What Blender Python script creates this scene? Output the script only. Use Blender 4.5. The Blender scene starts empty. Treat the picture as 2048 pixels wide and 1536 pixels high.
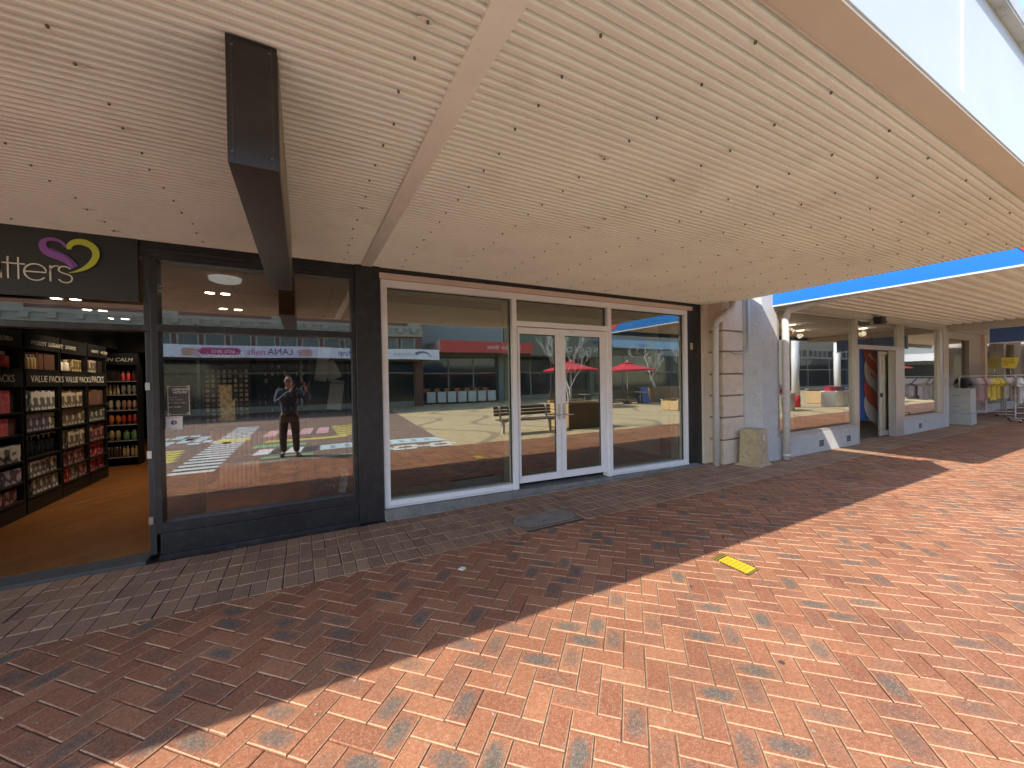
import bpy, bmesh, math, random
from mathutils import Vector, Matrix
from math import radians as R, sin, cos, pi
random.seed(7)
sc = bpy.context.scene
COL = sc.collection

# ------------------------------------------------------------ camera
cam = bpy.data.cameras.new("camera"); camo = bpy.data.objects.new("camera", cam); COL.objects.link(camo)
cam.sensor_width = 36; cam.lens = 36*784.5/2048; cam.clip_start = 0.02; cam.clip_end = 2000
yaw, pitch, roll = .49106, -.0095272, -.0168619
fw = Vector((sin(yaw)*cos(pitch), cos(yaw)*cos(pitch), sin(pitch))); rt = Vector((cos(yaw), -sin(yaw), 0)); up = rt.cross(fw)
r2 = cos(roll)*rt+sin(roll)*up; u2 = -sin(roll)*rt+cos(roll)*up
camo.matrix_world = Matrix(((r2.x, u2.x, -fw.x, 0), (r2.y, u2.y, -fw.y, 0), (r2.z, u2.z, -fw.z, 1.62), (0, 0, 0, 1)))
sc.camera = camo
# ------------------------------------------------------------ sky and sun
SUNTO = Vector((-.87, -.55, 1)).normalized()
elev = math.asin(SUNTO.z); azi = math.atan2(SUNTO.x, SUNTO.y)
w = bpy.data.worlds.new("World"); sc.world = w; w.use_nodes = True
nt = w.node_tree; nt.nodes.clear()
sky = nt.nodes.new('ShaderNodeTexSky'); sky.sky_type = 'NISHITA'; sky.sun_disc = False
sky.sun_elevation = elev; sky.sun_rotation = azi; sky.altitude = 100; sky.air_density = 1.0; sky.dust_density = .4; sky.ozone_density = 1.2
bg = nt.nodes.new('ShaderNodeBackground'); bg.inputs[1].default_value = .15
wo = nt.nodes.new('ShaderNodeOutputWorld'); nt.links.new(sky.outputs[0], bg.inputs[0]); nt.links.new(bg.outputs[0], wo.inputs[0])
sl = bpy.data.lights.new("sun", 'SUN'); sl.energy = 2.0; sl.angle = R(.5); sl.color = (1, .94, .84)
so = bpy.data.objects.new("sun", sl); COL.objects.link(so); so.rotation_euler = SUNTO.to_track_quat('Z', 'Y').to_euler(); so.location = (-10, -8, 12)
sc.view_settings.view_transform = 'Standard'; sc.view_settings.look = 'None'; sc.view_settings.gamma = 1
sc.view_settings.exposure = 1.9
sc.cycles.max_bounces = 10; sc.cycles.diffuse_bounces = 5; sc.cycles.glossy_bounces = 5; sc.cycles.transparent_max_bounces = 24
sc.cycles.use_denoising = True; sc.cycles.caustics_reflective = False; sc.cycles.sample_clamp_indirect = 6

# ------------------------------------------------------------ materials
MATS = {}
def N(nt, t, **k):
    n = nt.nodes.new(t)
    for a, b in k.items(): setattr(n, a, b)
    return n
def mat(name, col, rough=.6, var=.0, scale=8., bump=0., bscale=60., metal=0., spec=.5, spot=0., sscale=40., emit=0., dirt=None, coat=0.):
    if name in MATS: return MATS[name]
    m = bpy.data.materials.new(name); m.use_nodes = True; nt = m.node_tree; L = nt.links.new
    b = nt.nodes['Principled BSDF']
    c = (*col, 1)
    b.inputs['Roughness'].default_value = rough; b.inputs['Metallic'].default_value = metal
    b.inputs['Specular IOR Level'].default_value = spec; b.inputs['Base Color'].default_value = c
    if coat: b.inputs['Coat Weight'].default_value = coat; b.inputs['Coat Roughness'].default_value = .08
    tc = N(nt, 'ShaderNodeTexCoord')
    out = None
    if var or spot or dirt:
        geo = N(nt, 'ShaderNodeNewGeometry')
        n1 = N(nt, 'ShaderNodeTexNoise'); n1.inputs['Scale'].default_value = scale; n1.inputs['Detail'].default_value = 6; n1.inputs['Roughness'].default_value = .6
        L(geo.outputs['Position'], n1.inputs['Vector'])
        mr = N(nt, 'ShaderNodeMapRange'); mr.inputs[1].default_value = .3; mr.inputs[2].default_value = .7; mr.inputs[3].default_value = 1-var; mr.inputs[4].default_value = 1+var
        L(n1.outputs['Fac'], mr.inputs[0])
        mx = N(nt, 'ShaderNodeVectorMath', operation='SCALE'); mx.inputs[0].default_value = col; L(mr.outputs[0], mx.inputs['Scale']); out = mx.outputs[0]
        if spot:
            n2 = N(nt, 'ShaderNodeTexNoise'); n2.inputs['Scale'].default_value = sscale; n2.inputs['Detail'].default_value = 3
            L(geo.outputs['Position'], n2.inputs['Vector'])
            m2 = N(nt, 'ShaderNodeMapRange'); m2.inputs[1].default_value = .35; m2.inputs[2].default_value = .65; m2.inputs[3].default_value = 1-spot; m2.inputs[4].default_value = 1+spot
            L(n2.outputs['Fac'], m2.inputs[0]); mm = N(nt, 'ShaderNodeVectorMath', operation='SCALE'); L(out, mm.inputs[0]); L(m2.outputs[0], mm.inputs['Scale']); out = mm.outputs[0]
        if dirt:
            n3 = N(nt, 'ShaderNodeTexNoise'); n3.inputs['Scale'].default_value = dirt[1]; n3.inputs['Detail'].default_value = 8; n3.inputs['Roughness'].default_value = .7
            L(geo.outputs['Position'], n3.inputs['Vector'])
            m3 = N(nt, 'ShaderNodeMapRange'); m3.inputs[1].default_value = .52; m3.inputs[2].default_value = .72; m3.inputs[4].default_value = dirt[2]; L(n3.outputs['Fac'], m3.inputs[0])
            mi = N(nt, 'ShaderNodeMix', data_type='RGBA'); L(m3.outputs[0], mi.inputs[0]); L(out, mi.inputs[6]); mi.inputs[7].default_value = (*dirt[0], 1); out = mi.outputs[2]
        L(out, b.inputs['Base Color'])
    if bump:
        n4 = N(nt, 'ShaderNodeTexNoise'); n4.inputs['Scale'].default_value = bscale; n4.inputs['Detail'].default_value = 5
        g2 = N(nt, 'ShaderNodeNewGeometry'); L(g2.outputs['Position'], n4.inputs['Vector'])
        bp = N(nt, 'ShaderNodeBump'); bp.inputs['Strength'].default_value = bump; bp.inputs['Distance'].default_value = .004
        L(n4.outputs['Fac'], bp.inputs['Height']); L(bp.outputs[0], b.inputs['Normal'])
    if emit:
        b.inputs['Emission Color'].default_value = c; b.inputs['Emission Strength'].default_value = emit
    MATS[name] = m; return m
def glassmat(name, tint, base, tdark=1.0):
    m = bpy.data.materials.new(name); m.use_nodes = True; nt = m.node_tree; L = nt.links.new; nt.nodes.clear()
    o = N(nt, 'ShaderNodeOutputMaterial'); mix = N(nt, 'ShaderNodeMixShader'); tr = N(nt, 'ShaderNodeBsdfTransparent'); gl = N(nt, 'ShaderNodeBsdfGlossy')
    tr.inputs[0].default_value = (*tint, 1); gl.inputs['Roughness'].default_value = 0.0; gl.inputs[0].default_value = (.98, .93, .86, 1)
    lw = N(nt, 'ShaderNodeLayerWeight'); lw.inputs['Blend'].default_value = .5
    pw = N(nt, 'ShaderNodeMath', operation='POWER'); pw.inputs[1].default_value = 3.5; L(lw.outputs['Facing'], pw.inputs[0])
    mr = N(nt, 'ShaderNodeMapRange'); mr.inputs[3].default_value = base; mr.inputs[4].default_value = .75; L(pw.outputs[0], mr.inputs[0])
    # slight waviness and grime of real panes
    g2 = N(nt, 'ShaderNodeNewGeometry'); n4 = N(nt, 'ShaderNodeTexNoise'); n4.inputs['Scale'].default_value = 1.3; n4.inputs['Detail'].default_value = 1
    L(g2.outputs['Position'], n4.inputs['Vector']); bp = N(nt, 'ShaderNodeBump'); bp.inputs['Strength'].default_value = .25; bp.inputs['Distance'].default_value = .003
    L(n4.outputs['Fac'], bp.inputs['Height']); L(bp.outputs[0], gl.inputs['Normal'])
    L(mr.outputs[0], mix.inputs[0]); L(tr.outputs[0], mix.inputs[1]); L(gl.outputs[0], mix.inputs[2]); L(mix.outputs[0], o.inputs[0])
    return m
GL_B = glassmat("glass_clear", (.84, .85, .84), .20)
GL_W = glassmat("glass_tinted", (.72, .77, .68), .27)
GL_S = glassmat("glass_far", (.72, .75, .73), .24)
GL_O = glassmat("glass_opposite", (.6, .65, .62), .08)
black = mat("black_paint", (.022, .021, .022), .38, var=.3, scale=3, bump=.2, bscale=25, dirt=((.085, .078, .07), 9, .5))
charc = mat("charcoal_panel", (.028, .027, .024), .45, var=.12, scale=3)
white_al = mat("white_powdercoat", (.82, .80, .79), .35, var=.03, scale=4, dirt=((.5, .46, .42), 9, .25))
cream = mat("cream_paint", (.74, .62, .50), .55, var=.05, scale=5, bump=.1)
fasw = mat("fascia_white_paint", (.47, .48, .47), .45, var=.03, scale=2, dirt=((.55, .55, .52), 3, .2))
conc = mat("concrete_grey", (.20, .19, .175), .85, var=.2, scale=5, spot=.15, sscale=120, bump=.4, bscale=90, dirt=((.09, .085, .075), 7, .6))
steel = mat("brushed_steel", (.55, .54, .52), .3, metal=1.)
rubber = mat("black_rubber", (.02, .02, .02), .6)
galv = mat("painted_pipe_grey", (.60, .57, .53), .45, var=.06, scale=10, dirt=((.3, .27, .24), 14, .4))
aggr = mat("exposed_aggregate", (.44, .43, .41), .85, var=.08, scale=4, spot=.28, sscale=110, bump=.6, bscale=120)
stone = mat("rendered_quoin", (.60, .49, .37), .8, var=.08, scale=5, spot=.10, sscale=180, bump=.35, bscale=150, dirt=((.25, .2, .15), 6, .35))

# ------------------------------------------------------------ builders
def tag(o, label=None, cat=None, group=None, kind=None):
    if label: o['label'] = label
    if cat: o['category'] = cat
    if group: o['group'] = group
    if kind: o['kind'] = kind
    return o
def E(name, loc, label, cat, group=None, rz=0):
    o = bpy.data.objects.new(name, None); o.empty_display_size = .1; COL.objects.link(o); o.location = loc; o.rotation_euler = (0, 0, rz)
    return tag(o, label, cat, group)
def WM(o): return (WM(o.parent) @ o.matrix_parent_inverse @ o.matrix_basis) if o.parent else o.matrix_basis.copy()
class MB:
    def __init__(s): s.v = []; s.f = []; s.m = []; s.mi = 0; s.sm = []
    def face(s, pts, smooth=False):
        n = len(s.v); s.v += [tuple(p) for p in pts]; s.f.append(list(range(n, n+len(pts)))); s.m.append(s.mi); s.sm.append(smooth); return s
    def hexa(s, p):  # p: 4 bottom, 4 top (ccw)
        n = len(s.v); s.v += [tuple(q) for q in p]
        for f in ((3, 2, 1, 0), (4, 5, 6, 7), (0, 1, 5, 4), (1, 2, 6, 5), (2, 3, 7, 6), (3, 0, 4, 7)):
            s.f.append([n+i for i in f]); s.m.append(s.mi); s.sm.append(False)
        return s
    def box(s, x0, x1, y0, y1, z0, z1):
        return s.hexa([(x0, y0, z0), (x1, y0, z0), (x1, y1, z0), (x0, y1, z0), (x0, y0, z1), (x1, y0, z1), (x1, y1, z1), (x0, y1, z1)])
    def bar(s, x0, x1, y0, y1, zb0, zb1, zt0, zt1):  # a bar along x whose bottom and top may slope
        return s.hexa([(x0, y0, zb0), (x1, y0, zb1), (x1, y1, zb1), (x0, y1, zb0), (x0, y0, zt0), (x1, y0, zt1), (x1, y1, zt1), (x0, y1, zt0)])
    def obox(s, c, ux, uy, uz):
        c, ux, uy, uz = map(Vector, (c, ux, uy, uz))
        return s.hexa([c-ux-uy-uz, c+ux-uy-uz, c+ux+uy-uz, c-ux+uy-uz, c-ux-uy+uz, c+ux-uy+uz, c+ux+uy+uz, c-ux+uy+uz])
    def prism(s, poly, d0, d1, ax='y'):
        def P(a, b, d): return {'y': (a, d, b), 'x': (d, a, b), 'z': (a, b, d)}[ax]
        n = len(s.v); k = len(poly)
        s.v += [P(a, b, d0) for a, b in poly]+[P(a, b, d1) for a, b in poly]
        s.f.append(list(range(n, n+k))); s.f.append(list(range(n+2*k-1, n+k-1, -1))); s.m += [s.mi]*2; s.sm += [False]*2
        for i in range(k):
            j = (i+1) % k; s.f.append([n+j, n+i, n+k+i, n+k+j]); s.m.append(s.mi); s.sm.append(False)
        return s
    def tube(s, pts, rad, n=8, cap=True):
        pts = [Vector(p) for p in pts]; rs = rad if isinstance(rad, (list, tuple)) else [rad]*len(pts)
        base = len(s.v); pv = None
        for i, p in enumerate(pts):
            t = (pts[min(i+1, len(pts)-1)]-pts[max(i-1, 0)]).normalized()
            if pv is None: a = t.cross(Vector((0, 0, 1)) if abs(t.z) < .9 else Vector((1, 0, 0))).normalized()
            else: a = (pv-t*pv.dot(t)).normalized()
            pv = a; b = t.cross(a)
            for k in range(n):
                q = 2*pi*k/n; s.v.append(tuple(p+rs[i]*(cos(q)*a+sin(q)*b)))
        for i in range(len(pts)-1):
            for k in range(n):
                a0 = base+i*n+k; a1 = base+i*n+(k+1) % n; s.f.append([a0, a1, a1+n, a0+n]); s.m.append(s.mi); s.sm.append(True)
        if cap:
            s.f.append([base+k for k in range(n)][::-1]); s.f.append([base+(len(pts)-1)*n+k for k in range(n)]); s.m += [s.mi]*2; s.sm += [False]*2
        return s
    def lathe(s, c, prof, n=16):  # prof (r,z)
        base = len(s.v)
        for r, z in prof:
            for k in range(n): s.v.append((c[0]+r*cos(2*pi*k/n), c[1]+r*sin(2*pi*k/n), c[2]+z))
        for i in range(len(prof)-1):
            for k in range(n):
                a0 = base+i*n+k; a1 = base+i*n+(k+1) % n; s.f.append([a0, a1, a1+n, a0+n]); s.m.append(s.mi); s.sm.append(True)
        s.f.append([base+k for k in range(n)][::-1]); s.f.append([base+(len(prof)-1)*n+k for k in range(n)]); s.m += [s.mi]*2; s.sm += [False]*2
        return s
    def build(s, name, mats, parent=None, bevel=0, loc=None):
        me = bpy.data.meshes.new(name); me.from_pydata(s.v, [], s.f); me.update()
        for m in (mats if isinstance(mats, (list, tuple)) else [mats]): me.materials.append(m)
        me.polygons.foreach_set('material_index', s.m); me.polygons.foreach_set('use_smooth', s.sm)
        o = bpy.data.objects.new(name, me); COL.objects.link(o)
        if parent is not None:
            o.parent = parent
            if loc is None:   # vertices were given in world space
                o.matrix_parent_inverse = WM(parent).inverted()
        if loc is not None: o.location = loc
        if bevel:
            b = o.modifiers.new('bevel', 'BEVEL'); b.width = bevel; b.segments = 2; b.limit_method = 'ANGLE'
        return o
def B(name, m, parent, *a, bevel=0): return MB().box(*a).build(name, m, parent, bevel)
def struct(o): o['kind'] = 'structure'; return o
def text_mesh(txt, size, ext=.002, align='LEFT', shear=0, space=1, offset=0):
    c = bpy.data.curves.new('t', 'FONT'); c.body = txt; c.size = size; c.extrude = ext; c.align_x = align; c.shear = shear; c.space_character = space; c.offset = offset
    o = bpy.data.objects.new('t', c); COL.objects.link(o); bpy.context.view_layer.update()
    me = bpy.data.meshes.new_from_object(o.evaluated_get(bpy.context.evaluated_depsgraph_get())); bpy.data.objects.remove(o)
    return me
def text(name, txt, size, loc, rot, m, parent, **k):
    me = text_mesh(txt, size, **k); me.materials.clear(); me.materials.append(m)
    o = bpy.data.objects.new(name, me); COL.objects.link(o)
    mw = Matrix.Translation(loc) @ __import__('mathutils').Euler(rot).to_matrix().to_4x4()
    if parent is not None:
        o.parent = parent; mw = WM(parent).inverted() @ mw
    o.matrix_basis = mw
    return o
FACE_OUT = (pi/2, 0, 0)          # reads from -y side
FACE_STREET2 = (pi/2, 0, pi)     # reads from +y side
def dup(o, loc=None, rz=None, label=None, group=None, parent=None):
    c = o.copy(); COL.objects.link(c)
    if parent is not None: c.parent = parent
    if loc is not None: c.location = loc
    if rz is not None: c.rotation_euler = (0, 0, rz)
    if label: c['label'] = label
    if group: c['group'] = group
    for ch in [x for x in o.children]: dup(ch, parent=c)
    return c
def stroke(mb, pts, wd, y0, y1, closed=False):
    """flat ribbon in the xz plane, between y0 and y1"""
    P = [Vector((a, b)) for a, b in pts]; n = len(P); L, Rr = [], []
    for i in range(n):
        a = P[(i-1) % n] if (closed or i) else P[i]; b = P[(i+1) % n] if (closed or i < n-1) else P[i]
        t = (b-a).normalized(); q = Vector((-t.y, t.x)); ww = wd[i] if isinstance(wd, (list, tuple)) else wd
        L.append(P[i]+q*ww/2); Rr.append(P[i]-q*ww/2)
    for i in range(n if closed else n-1):
        j = (i+1) % n
        mb.hexa([(L[i].x, y0, L[i].y), (Rr[i].x, y0, Rr[i].y), (Rr[j].x, y0, Rr[j].y), (L[j].x, y0, L[j].y), (L[i].x, y1, L[i].y), (Rr[i].x, y1, Rr[i].y), (Rr[j].x, y1, Rr[j].y), (L[j].x, y1, L[j].y)])
def arc(cx, cz, rx, rz, a0, a1, n=24): return [(cx+rx*cos(R(a0+(a1-a0)*i/n)), cz+rz*sin(R(a0+(a1-a0)*i/n))) for i in range(n+1)]
def bez(pts, n=10):
    out = []
    for k in range(0, len(pts)-1, 3):
        a, b, c, d = [Vector(p) for p in pts[k:k+4]]
        for i in range(n if k+3 < len(pts)-1 else n+1):
            t = i/n; q = a*(1-t)**3+3*b*t*(1-t)**2+3*c*t*t*(1-t)+d*t**3; out.append(tuple(q))
    return out

# ============================================================ GROUND
g = MB(); g.face([(-60, -45, -.03), (90, -45, -.03), (90, 30, -.03), (-60, 30, -.03)])
struct(g.build('ground', mat('ground_dark', (.10, .085, .075), .9, var=.2, scale=2)))

def brickmat(name, c1, c2, c3, burnc, fleck, joint=False):
    m = bpy.data.materials.new(name); m.use_nodes = True; nt = m.node_tree; L = nt.links.new; b = nt.nodes['Principled BSDF']
    at = N(nt, 'ShaderNodeAttribute', attribute_name='rnd'); ab = N(nt, 'ShaderNodeAttribute', attribute_name='burn')
    uv = N(nt, 'ShaderNodeUVMap', uv_map='UV'); geo = N(nt, 'ShaderNodeNewGeometry')
    cr = N(nt, 'ShaderNodeValToRGB'); cr.color_ramp.elements[0].color = (*c1, 1); cr.color_ramp.elements[1].color = (*c3, 1)
    e = cr.color_ramp.elements.new(.5); e.color = (*c2, 1); L(at.outputs['Fac'], cr.inputs[0])
    # burnt heart of a brick: distance from the middle of its top, broken up by noise
    sx = N(nt, 'ShaderNodeSeparateXYZ'); L(uv.outputs[0], sx.inputs[0])
    dx = N(nt, 'ShaderNodeMath', operation='SUBTRACT'); dx.inputs[1].default_value = .5; L(sx.outputs[0], dx.inputs[0])
    dy = N(nt, 'ShaderNodeMath', operation='SUBTRACT'); dy.inputs[1].default_value = .5; L(sx.outputs[1], dy.inputs[0])
    def pw(i, k):
        a = N(nt, 'ShaderNodeMath', operation='ABSOLUTE'); L(i.outputs[0], a.inputs[0]); q = N(nt, 'ShaderNodeMath', operation='POWER'); q.inputs[1].default_value = k; L(a.outputs[0], q.inputs[0]); return q
    px, py = pw(dx, 2.6), pw(dy, 2.6)
    sm = N(nt, 'ShaderNodeMath', operation='ADD'); L(px.outputs[0], sm.inputs[0]); L(py.outputs[0], sm.inputs[1])
    nz = N(nt, 'ShaderNodeTexNoise'); nz.inputs['Scale'].default_value = 22; nz.inputs['Detail'].default_value = 8; nz.inputs['Roughness'].default_value = .75; L(geo.outputs['Position'], nz.inputs['Vector'])
    n2 = N(nt, 'ShaderNodeMath', operation='MULTIPLY_ADD'); n2.inputs[1].default_value = -.34; n2.inputs[2].default_value = .19; L(nz.outputs['Fac'], n2.inputs[0])
    th = N(nt, 'ShaderNodeMath', operation='ADD'); L(sm.outputs[0], th.inputs[0]); L(n2.outputs[0], th.inputs[1])
    mr = N(nt, 'ShaderNodeMapRange'); mr.interpolation_type = 'SMOOTHSTEP'; mr.inputs[1].default_value = .16; mr.inputs[2].default_value = .0; L(th.outputs[0], mr.inputs[0])
    mu = N(nt, 'ShaderNodeMath', operation='MULTIPLY'); mu.use_clamp = True; L(mr.outputs[0], mu.inputs[0]); L(ab.outputs['Fac'], mu.inputs[1])
    mx = N(nt, 'ShaderNodeMix', data_type='RGBA'); L(mu.outputs[0], mx.inputs[0]); L(cr.outputs[0], mx.inputs[6]); mx.inputs[7].default_value = (*burnc, 1)
    # grain, flecks and foot grime
    nf = N(nt, 'ShaderNodeTexNoise'); nf.inputs['Scale'].default_value = 150; nf.inputs['Detail'].default_value = 3; nf.inputs['Distortion'].default_value = 2.2; L(geo.outputs['Position'], nf.inputs['Vector'])
    mf = N(nt, 'ShaderNodeMapRange'); mf.inputs[1].default_value = .56; mf.inputs[2].default_value = .66; mf.inputs[4].default_value = fleck; L(nf.outputs['Fac'], mf.inputs[0])
    m2 = N(nt, 'ShaderNodeMix', data_type='RGBA'); L(mf.outputs[0], m2.inputs[0]); L(mx.outputs[2], m2.inputs[6]); m2.inputs[7].default_value = (.56, .40, .28, 1)
    # arrises tinted cream: sun-catch painted in, plus dust (the chamfers carry burn = -1)
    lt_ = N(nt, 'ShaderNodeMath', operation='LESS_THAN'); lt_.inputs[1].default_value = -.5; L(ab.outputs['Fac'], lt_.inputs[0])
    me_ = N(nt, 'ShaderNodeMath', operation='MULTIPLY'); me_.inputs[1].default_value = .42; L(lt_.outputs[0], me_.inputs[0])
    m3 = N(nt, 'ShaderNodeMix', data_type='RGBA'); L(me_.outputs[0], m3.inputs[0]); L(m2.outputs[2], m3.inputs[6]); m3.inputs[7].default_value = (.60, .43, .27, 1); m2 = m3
    ng = N(nt, 'ShaderNodeTexNoise'); ng.inputs['Scale'].default_value = 1.1; ng.inputs['Detail'].default_value = 9; ng.inputs['Roughness'].default_value = .65; L(geo.outputs['Position'], ng.inputs['Vector'])
    mg = N(nt, 'ShaderNodeMapRange'); mg.inputs[1].default_value = .35; mg.inputs[2].default_value = .7; mg.inputs[3].default_value = 1.14; mg.inputs[4].default_value = .76; L(ng.outputs['Fac'], mg.inputs[0])
    vs = N(nt, 'ShaderNodeVectorMath', operation='SCALE'); L(m2.outputs[2], vs.inputs[0]); L(mg.outputs[0], vs.inputs['Scale'])
    nd = N(nt, 'ShaderNodeTexNoise'); nd.inputs['Scale'].default_value = 48; nd.inputs['Detail'].default_value = 6; nd.inputs['Roughness'].default_value = .8; L(geo.outputs['Position'], nd.inputs['Vector'])
    md = N(nt, 'ShaderNodeMapRange'); md.inputs[1].default_value = .3; md.inputs[2].default_value = .7; md.inputs[3].default_value = .66; md.inputs[4].default_value = 1.28; L(nd.outputs['Fac'], md.inputs[0])
    v2 = N(nt, 'ShaderNodeVectorMath', operation='SCALE'); L(vs.outputs[0], v2.inputs[0]); L(md.outputs[0], v2.inputs['Scale']); L(v2.outputs[0], b.inputs['Base Color'])
    bp = N(nt, 'ShaderNodeBump'); bp.inputs['Strength'].default_value = .5; bp.inputs['Distance'].default_value = .002; L(nd.outputs['Fac'], bp.inputs['Height']); L(bp.outputs[0], b.inputs['Normal'])
    b.inputs['Roughness'].default_value = .8; b.inputs['Specular IOR Level'].default_value = .3
    return m
sandm = mat('joint_sand', (.17, .115, .075), .95, var=.35, scale=6, spot=.25, sscale=150, dirt=((.06, .055, .03), 3, .75))
def clip(poly, a, b, c):  # keep a*x+b*y+c >= 0
    out = []
    for i in range(len(poly)):
        p, q = poly[i], poly[(i+1) % len(poly)]; dp, dq = a*p[0]+b*p[1]+c, a*q[0]+b*q[1]+c
        if dp >= 0: out.append(p)
        if dp*dq < 0:
            t = dp/(dp-dq); out.append((p[0]+t*(q[0]-p[0]), p[1]+t*(q[1]-p[1])))
    return out
def area(p): return .5*sum(p[i][0]*p[(i+1) % len(p)][1]-p[(i+1) % len(p)][0]*p[i][1] for i in range(len(p)))
def inset(p, d):
    n = len(p); out = []
    for i in range(n):
        a, b, c = Vector(p[i-1]), Vector(p[i]), Vector(p[(i+1) % n]); e1 = (b-a).normalized(); e2 = (c-b).normalized()
        n1 = Vector((-e1.y, e1.x)); n2 = Vector((-e2.y, e2.x)); k = n1+n2; out.append(tuple(b+k*(d/max(.3, k.dot(n1)))))
    return out
class Pave:
    def __init__(s): s.v = []; s.f = []; s.r = []; s.b = []; s.uv = []; s.holes = []
    def brick(s, poly, frame, rnd, burn, z=0., tilt=None):
        if len(poly) < 3 or area(poly) < .0004: return
        if not tilt: tilt = (random.gauss(0, .006), random.gauss(0, .006))
        zz = z+random.gauss(0, .0013); cx = sum(p[0] for p in poly)/len(poly); cy = sum(p[1] for p in poly)/len(poly)
        def Z(p, d=0): return zz+d+tilt[0]*(p[0]-cx)+tilt[1]*(p[1]-cy)
        ins = inset(poly, .0045); n = len(poly); k = len(s.v)
        s.v += [(p[0], p[1], Z(p)) for p in ins]+[(p[0], p[1], Z(p, -.0035)) for p in poly]+[(p[0], p[1], -.02) for p in poly]
        o, ax, ay, lx, ly = frame
        def U(p): d = (p[0]-o[0], p[1]-o[1]); return ((d[0]*ax[0]+d[1]*ax[1])/lx, (d[0]*ay[0]+d[1]*ay[1])/ly)
        def add(ids, rr, bb): s.f.append([k+i for i in ids]); s.r.append(rr); s.b.append(bb); s.uv += [U(s.v[k+i]) for i in ids]
        add(range(n), rnd, burn)
        for i in range(n):
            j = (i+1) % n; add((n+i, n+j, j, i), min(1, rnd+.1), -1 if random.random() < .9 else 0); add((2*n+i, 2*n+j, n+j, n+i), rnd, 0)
    def build(s, name, m, sheets, jm):
        nb = len(s.f)
        for poly in sheets:
            k = len(s.v); s.v += [(x, y, -.011) for x, y in poly]; s.f.append(list(range(k, k+len(poly)))); s.r.append(0); s.b.append(0); s.uv += [(0, 0)]*len(poly)
        me = bpy.data.meshes.new(name); me.from_pydata(s.v, [], s.f); me.materials.append(m); me.materials.append(jm)
        me.polygons.foreach_set('material_index', [0]*nb+[1]*len(sheets))
        for nm, d in (('rnd', s.r), ('burn', s.b)):
            a = me.attributes.new(nm, 'FLOAT', 'FACE'); a.data.foreach_set('value', d)
        u = me.uv_layers.new(name='UV'); u.data.foreach_set('uv', [c for p in s.uv for c in p])
        me.update(); o = bpy.data.objects.new(name, me); COL.objects.link(o); return struct(o)
BW, BL, GAP = .1165, .233, .0065
YB = 3.595           # line where the red herringbone meets the brown border
Y0 = .33             # line where it meets the plaza
pv = Pave(); c45 = cos(pi/4)
X0, X1 = -7.5, 22.
def rot(u, v): return (u*c45-v*c45-1.0, u*c45+v*c45+.075)
umin, umax = -8, 22; 
for iy in range(-190, 190):
    for ix in range(-100, 190):
        k = (ix-iy) % 4
        if k == 1 or k == 2: continue
        u, v = ix*BW, iy*BW; cx, cy = rot(u, v)
        if not (X0-.3 < cx < X1+.3 and Y0-.4 < cy < YB+.4): continue
        if k == 0: pts = [(u+GAP/2, v+GAP/2), (u+BL-GAP/2, v+GAP/2), (u+BL-GAP/2, v+BW-GAP/2), (u+GAP/2, v+BW-GAP/2)]; ax, ay = (c45, c45), (-c45, c45); lx, ly = BL, BW
        else: pts = [(u+GAP/2, v+GAP/2), (u+BW-GAP/2, v+GAP/2), (u+BW-GAP/2, v+BL-GAP/2), (u+GAP/2, v+BL-GAP/2)]; ax, ay = (c45, c45), (-c45, c45); lx, ly = BW, BL
        j = [(p[0]+random.gauss(0, .0004), p[1]+random.gauss(0, .0004)) for p in pts]
        poly = [rot(*p) for p in j]
        poly = clip(poly, 0, -1, YB-GAP/2); 
        if len(poly) > 2: poly = clip(poly, 0, 1, -Y0)
        if len(poly) > 2: poly = clip(poly, -1, 0, X1)
        if len(poly) > 2: poly = clip(poly, 1, 0, -X0)
        burn = random.choice([.95, .85, .7, .5]) if random.random() < .26 else (random.uniform(.1, .35) if random.random() < .3 else 0)
        pv.brick(poly, (rot(u, v), ax, ay, lx, ly), min(1, max(0, random.gauss(.5, .22))), burn)
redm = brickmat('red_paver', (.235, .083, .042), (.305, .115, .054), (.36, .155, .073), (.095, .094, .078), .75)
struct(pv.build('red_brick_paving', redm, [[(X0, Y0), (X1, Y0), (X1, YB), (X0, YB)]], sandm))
# brown border pavers, laid in straight courses along the shopfronts
pb = Pave(); PW = .1128; rows = 5; RH = .2265
def manhole(x, y): return 2.05 < x < 2.9 and 3.68 < y < 4.06
for i in range(int((X1-X0)/PW)):
    x = X0+i*PW
    for r_ in range(rows):
        y = YB+r_*RH; off = random.gauss(0, .002)
        poly = [(x+GAP/2+off, y+GAP/2), (x+PW-GAP/2+off, y+GAP/2), (x+PW-GAP/2+off, y+RH-GAP/2), (x+GAP/2+off, y+RH-GAP/2)]
        if r_ == rows-1: poly = clip(poly, 0, -1, 4.71)
        if len(poly) < 3: continue
        if manhole(x+PW/2, y+RH/2): continue
        pb.brick(poly, ((x, y), (1, 0), (0, 1), PW, RH), min(1, max(0, random.gauss(.5, .25))), 0, 0.)
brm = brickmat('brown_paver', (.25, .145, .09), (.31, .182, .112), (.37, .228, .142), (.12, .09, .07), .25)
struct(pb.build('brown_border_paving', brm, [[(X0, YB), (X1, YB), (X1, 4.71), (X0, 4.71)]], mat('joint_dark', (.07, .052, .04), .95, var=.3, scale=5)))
# concrete apron under the shopfronts
a = MB(); a.box(.84, 6.45, 4.70, 5.0, -.02, .02); a.box(6.45, 22, 4.712, 5.1, -.02, .003)
struct(a.build('concrete_apron', conc, bevel=.01))
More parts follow.
